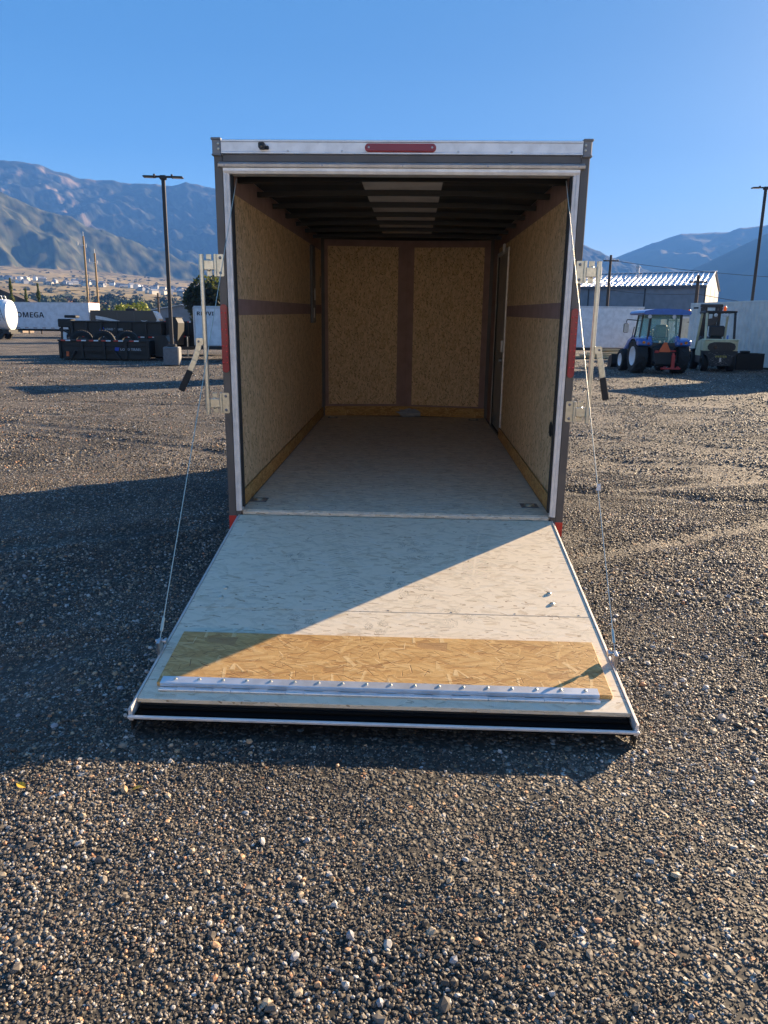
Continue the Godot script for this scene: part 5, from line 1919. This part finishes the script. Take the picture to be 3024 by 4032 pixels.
func forklift() -> void:
	var t := thing("forklift", "cream and black forklift with an amber beacon, parked before the container", "forklift", Vector3(12.75, 0, -27.9), -0.16)
	# forward is -z, the rear axle at the origin
	for s in [-1, 1]:
		wheel(t, Vector3(s * 0.52, 0.36, 0.0), Vector3(s, 0, 0), 0.36, 0.26, 0.2, M.black, 0)
		wheel(t, Vector3(s * 0.60, 0.42, -1.85), Vector3(s, 0, 0), 0.42, 0.32, 0.24, M.black, 0)
	var xz := Transform3D(Basis(Vector3.RIGHT, Vector3.BACK, Vector3.DOWN), Vector3.ZERO)
	# counterweight: rounded in plan, with the grille let into its back
	var st := S()
	var pl := PackedVector2Array()
	for k in 13:
		var a := PI * k / 12.0
		pl.append(Vector2(cos(a) * 0.66 + signf(cos(a)) * 0.02, 0.28 + pow(sin(a), 0.6) * 0.26))
	pl.append(Vector2(-0.64, -0.25))
	pl.append(Vector2(0.64, -0.25))
	var up := pl.duplicate()
	extrude(st, up, -1.26, -0.84, xf_y(xz))
	put("counterweight", st, M.fork_cream, t)
	st = S()
	box(st, Vector3(0, 1.275, 0.10), Vector3(1.30, 0.07, 0.86), 0.03)
	put("counterweight_top", st, M.fork_cream, t)
	# grille
	st = S()
	extrude(st, PackedVector2Array([Vector2(-0.52, 0.90), Vector2(-0.42, 0.84), Vector2(-0.1, 0.81), Vector2(0.1, 0.81), Vector2(0.42, 0.84), Vector2(0.52, 0.90), Vector2(0.54, 1.02), Vector2(0.48, 1.13), Vector2(0.3, 1.19), Vector2(-0.3, 1.19), Vector2(-0.48, 1.13), Vector2(-0.54, 1.02)]), 0.50, 0.556)
	var gr := put("grille", st, M.plastic, t)
	for k in 9:
		st = S()
		var x := -0.4 + k * 0.1
		bx(st, x - 0.012, x + 0.012, 0.85, 1.15, 0.557, 0.57)
		put("slat", st, M.black, gr)
	st = S()
	cyl(st, Vector3(-0.25, 0.985, 0.556), Vector3(-0.25, 0.985, 0.575), 0.07)
	put("lamp", st, M.dark_glass, gr)
	# black lower casting, narrower at the foot
	st = S()
	var lo := PackedVector2Array([Vector2(-0.66, 0.839), Vector2(0.66, 0.839), Vector2(0.62, 0.70), Vector2(0.50, 0.62), Vector2(0.40, 0.24), Vector2(-0.40, 0.24), Vector2(-0.50, 0.62), Vector2(-0.62, 0.70)])
	extrude(st, lo, -0.2, 0.53)
	put("lower_casting", st, mat(0.035, 0.034, 0.036, 0.7, 0.0, 4.0), t)
	letters("lettering", "HYSTER", 0.075, mat(0.50, 0.42, 0.06, 0.6), t, Vector3(0.02, 0.61, 0.532), Vector3.ZERO, true, 0.006, 1.2)
	var rg := RandomNumberGenerator.new()
	rg.seed = 15
	st = S()
	for k in 60:
		var y := rg.randf_range(0.27, 0.78)
		var xm := 0.36 + (y - 0.24) * 0.28
		box(st, Vector3(rg.randf_range(-xm, xm), y, 0.531), Vector3(rg.randf_range(0.015, 0.09), rg.randf_range(0.004, 0.012), 0.002), 0.0, Basis(Vector3.BACK, rg.randfn() * 0.5))
	put("scrape", st, mat(0.30, 0.29, 0.28, 0.7), t)
	st = S()
	bx(st, -0.03, 0.03, 0.40, 0.56, 0.5305, 0.56)
	put("tow_pin", st, M.steel, t)
	# hood, step plates, dash
	st = S()
	box(st, Vector3(0, 1.08, -0.75), Vector3(1.14, 0.40, 1.05), 0.07)
	for s in [-1, 1]: extrude(st, PackedVector2Array([Vector2(0.3, 0.62), Vector2(1.35, 0.62), Vector2(1.35, 0.80), Vector2(0.95, 1.22), Vector2(0.3, 1.26)]), minf(s * 0.575, s * 0.645), maxf(s * 0.575, s * 0.645), Transform3D(Basis(Vector3.FORWARD, Vector3.UP, Vector3.RIGHT), Vector3.ZERO))
	put("engine_cover", st, M.fork_cream, t)
	st = S()
	box(st, Vector3(0, 0.55, -1.1), Vector3(1.24, 0.5, 1.8), 0.05)
	for s in [-1, 1]: box(st, Vector3(s * 0.60, 0.86, -1.85), Vector3(0.34, 0.05, 1.0), 0.02)
	box(st, Vector3(0, 1.15, -1.75), Vector3(0.9, 0.5, 0.25), 0.05)
	put("frame", st, M.black, t)
	st = S()
	box(st, Vector3(-0.05, 1.34, -0.75), Vector3(0.52, 0.14, 0.5), 0.05)
	box(st, Vector3(-0.05, 1.62, -0.47), Vector3(0.62, 0.46, 0.14), 0.06)
	put("seat", st, M.black, t)
	# overhead guard
	for s in [-1, 1]:
		st = S()
		beam(st, Vector3(s * 0.56, 1.28, 0.0), Vector3(s * 0.55, 2.36, -0.22), 0.09, 0.07, 0.012, Vector3.BACK)
		put("rear_post", st, M.black if s > 0 else M.fork_cream, t)
		st = S()
		beam(st, Vector3(s * 0.56, 0.9, -1.85), Vector3(s * 0.52, 2.36, -1.35), 0.09, 0.07, 0.012, Vector3.BACK)
		put("front_post", st, M.fork_cream, t)
	st = S()
	for x in [-0.58, 0.58]: box(st, Vector3(x, 2.40, -0.8), Vector3(0.07, 0.08, 1.3), 0.015)
	for z in [-0.16, -1.42]: box(st, Vector3(0, 2.40, z), Vector3(1.09, 0.085, 0.07), 0.015)
	put("overhead_guard", st, M.black, t)
	for k in 6:
		st = S()
		box(st, Vector3(0, 2.405, -0.36 - k * 0.18), Vector3(1.088, 0.03, 0.03), 0.0)
		put("guard_bar", st, M.black, t)
	st = S()
	lathe(st, [Vector2(0.06, 0), Vector2(0.06, 0.04), Vector2(0.055, 0.14), Vector2(0.03, 0.18), Vector2(0, 0.185)], Vector3(0.12, 2.445, -0.16), Vector3.UP, 16)
	put("beacon", st, M.amber, t)
	for x in [-0.22, 0.10, 0.22]:
		st = S()
		lathe(st, [Vector2(0.0, -0.05), Vector2(0.06, -0.04), Vector2(0.075, 0.0), Vector2(0.06, 0.02), Vector2(0, 0.03)], Vector3(x, 2.27, -0.14), Vector3(0, -0.2, 1), 14)
		put("work_light", st, M.white_dull, t)
	# mast in front
	for s in [-1, 1]:
		st = S()
		box(st, Vector3(s * 0.34, 1.46, -2.2), Vector3(0.12, 2.62, 0.18), 0.01)
		box(st, Vector3(s * 0.21, 1.40, -2.24), Vector3(0.09, 2.5, 0.14), 0.01)
		cyl(st, Vector3(s * 0.12, 0.4, -2.2), Vector3(s * 0.12, 2.5, -2.2), 0.05)
		put("mast_rail", st, M.plastic, t)
	st = S()
	box(st, Vector3(0, 2.70, -2.2), Vector3(0.92, 0.14, 0.2), 0.02)
	box(st, Vector3(0, 2.42, -2.25), Vector3(0.80, 0.12, 0.1), 0.02)
	extrude(st, PackedVector2Array([Vector2(-0.46, 2.62), Vector2(-0.30, 2.62), Vector2(-0.30, 2.34), Vector2(-0.44, 2.34)]), -2.2, -2.1)
	extrude(st, PackedVector2Array([Vector2(0.46, 2.62), Vector2(0.30, 2.62), Vector2(0.30, 2.34), Vector2(0.38, 2.34)]), -2.2, -2.1)
	put("mast_crosshead", st, M.plastic, t)
	st = S()
	extrude(st, PackedVector2Array([Vector2(-0.50, 2.12), Vector2(-0.10, 2.18), Vector2(-0.16, 1.98), Vector2(-0.40, 1.80), Vector2(-0.50, 1.86)]), -0.3, -0.18)
	put("mirror", st, M.plastic, t)
	st = S()
	for s in [-1, 1]:
		box(st, Vector3(s * 0.35, 0.10, -2.95), Vector3(0.12, 0.05, 1.15), 0.01)
		box(st, Vector3(s * 0.35, 0.42, -2.4), Vector3(0.12, 0.66, 0.05), 0.01)
	put("fork", st, M.black, t)
	st = S()
	for y in [0.45, 0.75]: box(st, Vector3(0, y, -2.36), Vector3(1.05, 0.1, 0.05), 0.01)
	put("carriage", st, M.black, t)
	st = S()
	cyl(st, Vector3(0.24, 1.31, 0.3), Vector3(0.24, 1.46, 0.3), 0.035)
	put("cap", st, mat(0.10, 0.25, 0.55, 0.4), t)

func xf_y(x: Transform3D) -> Transform3D:
	return x

func yard() -> void:
	dump_trailer("low black dump trailer nearest the lamp post, tyres in its bed", Vector3(-13.85, 0, -30.6), 0.05, 4.05, 0.55, 0.28, 0)
	dump_trailer("tall-sided black dump trailer standing just behind the low one", Vector3(-15.1, 0, -35.4), 0.04, 4.6, 1.0, 0.68, 1)
	dump_trailer("black dump trailer directly behind the lamp post, right of the other two", Vector3(-11.5, 0, -38.4), -0.06, 4.4, 1.05, 0.68, 2)
	var k := 0
	for x in [-15.2, -14.2, -13.1]:
		spare_tyre(Vector3(x, 0.80, -30.55 - 0.05 * (x + 14)), ["leftmost loose tyre standing in the low dump trailer", "middle loose tyre standing in the low dump trailer", "loose tyre nearest the tool box of the low dump trailer"][k], 0.25 - 0.1 * k)
		k += 1
	# pump box and jack frame at the tail of the tall dump trailer
	var t := thing("trailer_tongue", "black tongue and jack frame at the left end of the tall dump trailer", "trailer tongue", Vector3(-18.0, 0, -35.1))
	var st := S()
	box(st, Vector3(0.05, 1.62, 0), Vector3(0.7, 0.42, 0.6), 0.04)
	box(st, Vector3(0.35, 1.95, 0), Vector3(0.6, 0.14, 0.5), 0.03)
	put("pump_box", st, M.trailer_black, t)
	st = S()
	for x in [-0.25, 0.3]:
		beam(st, Vector3(x, 0.0, 0.1), Vector3(x * 0.7, 1.5, 0.1), 0.09, 0.09, 0.0, Vector3.BACK)
	beam(st, Vector3(-0.3, 0.75, 0.1), Vector3(0.7, 0.75, 0.1), 0.08, 0.14)
	beam(st, Vector3(-0.3, 1.35, 0.1), Vector3(0.7, 0.85, 0.1), 0.06, 0.08)
	put("jack_frame", st, M.trailer_black, t)
	st = S()
	bx(st, -0.05, 0.12, 0.75, 1.15, 0.31, 0.32)
	put("label_plate", st, M.white_tape, t)
	var rv := box_trailer("white enclosed trailer just left of the open trailer's door bar", Vector3(-6.85, 0.1, -32.3), 0.0, 6.5, 2.35, M.white, false)
	letters("lettering", "REVVI", 0.17, M.text_dark, rv, Vector3(-2.73, 2.02, 1.206), Vector3.ZERO, true, 0.006, 1.25)
	st = S()
	box(st, Vector3(-3.28, 1.45, 1.12), Vector3(0.06, 1.75, 0.16), 0.02)
	put("corner_trim", st, M.steel, rv)
	box_trailer("long white enclosed trailer behind the blue tractor", Vector3(9.6, 0, -44.6), -0.02, 8.4, 3.02, M.white, true)
	var be := box_trailer("beige enclosed trailer glimpsed between tractor and forklift", Vector3(16.6, 0, -41.6), -0.05, 3.4, 2.42, M.cream, false)
	st = S()
	bx(st, -1.62, -1.35, 1.62, 2.10, 1.2005, 1.206)
	put("vent_plate", st, M.white, be)
	st = S()
	cyl(st, Vector3(-1.48, 1.9, 1.206), Vector3(-1.48, 1.9, 1.23), 0.09)
	put("vent", st, M.black, be)
	st = S()
	bx(st, -1.32, -1.27, 0.95, 1.45, 1.2005, 1.212)
	put("side_light", st, M.orange, be)
	st = S()
	extrude(st, PackedVector2Array([Vector2(-0.9, 2.12), Vector2(-0.4, 2.22), Vector2(0.2, 2.22), Vector2(0.2, 2.18), Vector2(-0.35, 2.17), Vector2(-0.6, 2.08)]), 1.2005, 1.206)
	put("swoosh", st, M.text_dark, be)
	box_trailer("white enclosed trailer hidden behind the open trailer, its shadow on the gravel", Vector3(-2.2, 0, -20.3), 0.75, 4.6, 2.35, M.white, false)
	lamp_post(Vector3(-9.6, 0, -26.0), 7.05, "black twin-headed lamp post on a round concrete base left of the trailer", true, 0.12, 2)
	lamp_post(Vector3(19.0, 0, -40.0), 9.2, "black lamp post rising behind the shipping container", false, 0.0, 1)
	semi_trailer(Vector3(-45.7, 0, -86.9), -0.10, 16.2, "long white box semi-trailer with dark lettering on its side", "OMEGA", 0.7)
	tank_trailer()
	horse_trailer()
	pickup()
	metal_building()
	brown_house()
	warehouse()
	# the container's long side runs away from the camera, far end by the forklift
	container(Vector3(17.18, 0, -30.27), -1.259, "beige corrugated shipping container behind the forklift")
	box_trailer("tall white enclosed trailer beyond the photo's right edge, shading the gravel", Vector3(15.6, 0, -24.1), 0.524, 2.9, 3.6, M.white, false)
	tractor()
	forklift()
	# black steel box attachment by the container
	t = thing("steel_skid_box", "low black steel box lying in front of the shipping container", "attachment", Vector3(14.55, 0, -29.2), -0.12)
	st = S()
	bx(st, -0.55, 0.55, 0.03, 0.72, -0.35, -0.30)
	bx(st, -0.55, -0.50, 0.03, 0.72, -0.30, 0.40)
	bx(st, 0.50, 0.55, 0.03, 0.72, -0.30, 0.40)
	bx(st, -0.50, 0.50, 0.03, 0.70, 0.36, 0.40)
	put("shell", st, M.trailer_black, t)
	st = S()
	box(st, Vector3(-0.12, 0.77, -0.1), Vector3(0.36, 0.09, 0.3), 0.02)
	put("mount", st, M.trailer_black, t)
	# unseen white trailers added behind the camera to bounce sun into the interior
	for i in 5:
		box_trailer(["leftmost of the added white reflector trailers behind the camera", "second from the left of the added white reflector trailers behind the camera", "middle one of the added white reflector trailers behind the camera", "fourth from the left of the added white reflector trailers behind the camera", "rightmost of the added white reflector trailers behind the camera"][i], Vector3(-18.0 + 9.0 * i, 0, 15.5), PI, 7.2, 3.0, M.white, true, "added white reflector trailers behind the camera")
	# fallen leaves
	var lv := [[-1.250, 2.371, "small yellow fallen leaf nearest the photo's left edge"], [-0.834, 2.375, "small yellow fallen leaf on the gravel below the ramp's left corner"]]
	for q in lv:
		st = S()
		for sd in [-1, 1]:
			for i in 4:
				var z0 := -0.02 + 0.01 * i
				var w0 := 0.013 * sin(PI * i / 4.0)
				var w1 := 0.013 * sin(PI * (i + 1) / 4.0)
				quad(st, Vector3(0, 0, z0), Vector3(sd * w0, 0.004 * w0 / 0.013, z0), Vector3(sd * w1, 0.004 * w1 / 0.013, z0 + 0.01), Vector3(0, 0, z0 + 0.01), Vector3.UP)
		var o := put("fallen_leaf", st, mat(0.62, 0.36, 0.03, 0.7))
		o.position = Vector3(q[0], ground_at(q[0], q[1]) + 0.012, q[1])
		o.rotation = Vector3(0.25, q[0] * 9.0, 0.2)
		tag(o, q[2], "leaf", "yellow leaves on the gravel")
	# lumber
	var rg := RandomNumberGenerator.new()
	rg.seed = 44
	var lay := [[10.3, -41.0, 0.05, 0.10, 2.6], [11.5, -41.2, 0.05, -0.15, 2.8], [12.2, -40.8, 0.05, 0.2, 2.2], [11.0, -41.1, 0.16, 0.35, 2.5], [11.9, -41.0, 0.16, -0.1, 2.4], [11.6, -41.05, 0.27, 0.05, 2.6], [12.0, -41.0, 0.38, -0.3, 2.3], [11.7, -41.0, 0.49, 0.12, 2.0]]
	for i in lay.size():
		var q: Array = lay[i]
		st = S()
		box(st, Vector3.ZERO, Vector3(q[4], 0.09, 0.24), 0.008)
		var o := put("plank", st, M.lumber)
		o.position = Vector3(q[0], q[2] + 0.02, q[1])
		o.rotation.y = q[3]
		tag(o, ["lowest timber plank at the left end of the heap behind the tractor", "second lowest timber plank, lying slantwise in the heap by the tractor", "low timber plank hidden nearest the tractor's front wheel", "timber plank sticking out leftward on the heap's second layer", "second-layer timber plank lying straight in the heap", "timber plank in the middle of the heap by the tractor", "second timber plank from the top of the heap, turned askew", "topmost timber plank of the heap by the tractor's front wheel"][i], "plank", "timber planks in a heap")
	# poles and wires
	utility_pole(Vector3(-46.3, 0, -105), 13.5, "taller golden wooden utility pole behind the long white semi-trailer", M.pole_wood, 0.0, 0.0)
	utility_pole(Vector3(-46.1, 0, -108), 11.5, "shorter golden wooden utility pole with a dark foot", M.pole_wood, 0.0, 0.0)
	t = thing("guy_post", "thin gray post between the two golden utility poles", "post", Vector3(-46.6, 0, -106.5))
	st = S()
	cyl(st, Vector3.ZERO, Vector3(0, 8.6, 0), 0.07, 0.05, 8)
	put("pole", st, M.gray_wall, t)
	utility_pole(Vector3(19.5, 0, -75), 8.9, "dark utility pole with a crossarm left of the warehouse roof's middle", M.dark_wood, 1.5, 0.0)
	utility_pole(Vector3(22.98, 0, -60), 6.05, "dark utility pole before the right end of the warehouse", M.dark_wood, 1.4, 0.0)
	utility_pole(Vector3(-33.9, 0, -98), 5.7, "short dark utility pole behind the yellow-green bush", M.dark_wood, 0.9, 0.0)
	wire(Vector3(-95, 5.2, -110), Vector3(-46.2, 6.4, -106), 0.5, "left-hand overhead cable meeting the golden utility poles")
	wire(Vector3(-46.2, 6.2, -106), Vector3(-16, 2.9, -70), 0.3, "overhead cable from the golden poles to the dark bushy tree")
	wire(Vector3(19.5, 5.6, -75), Vector3(22.98, 4.6, -60), 0.2, "overhead cable between the two dark poles by the warehouse")
	wire(Vector3(22.98, 4.6, -60), Vector3(34.0, 3.0, -56), 0.2, "overhead cable running right from the pole before the warehouse")
	wire(Vector3(19.5, 8.4, -75), Vector3(52.0, 7.0, -78), 0.6, "high overhead cable crossing above the warehouse roof")

func _ready() -> void:
	rng.seed = 1
	setting()
	make_materials()
	ground()
	hills()
	far_plants()
	houses()
	cargo_trailer()
	plastic_bag()
	yard()
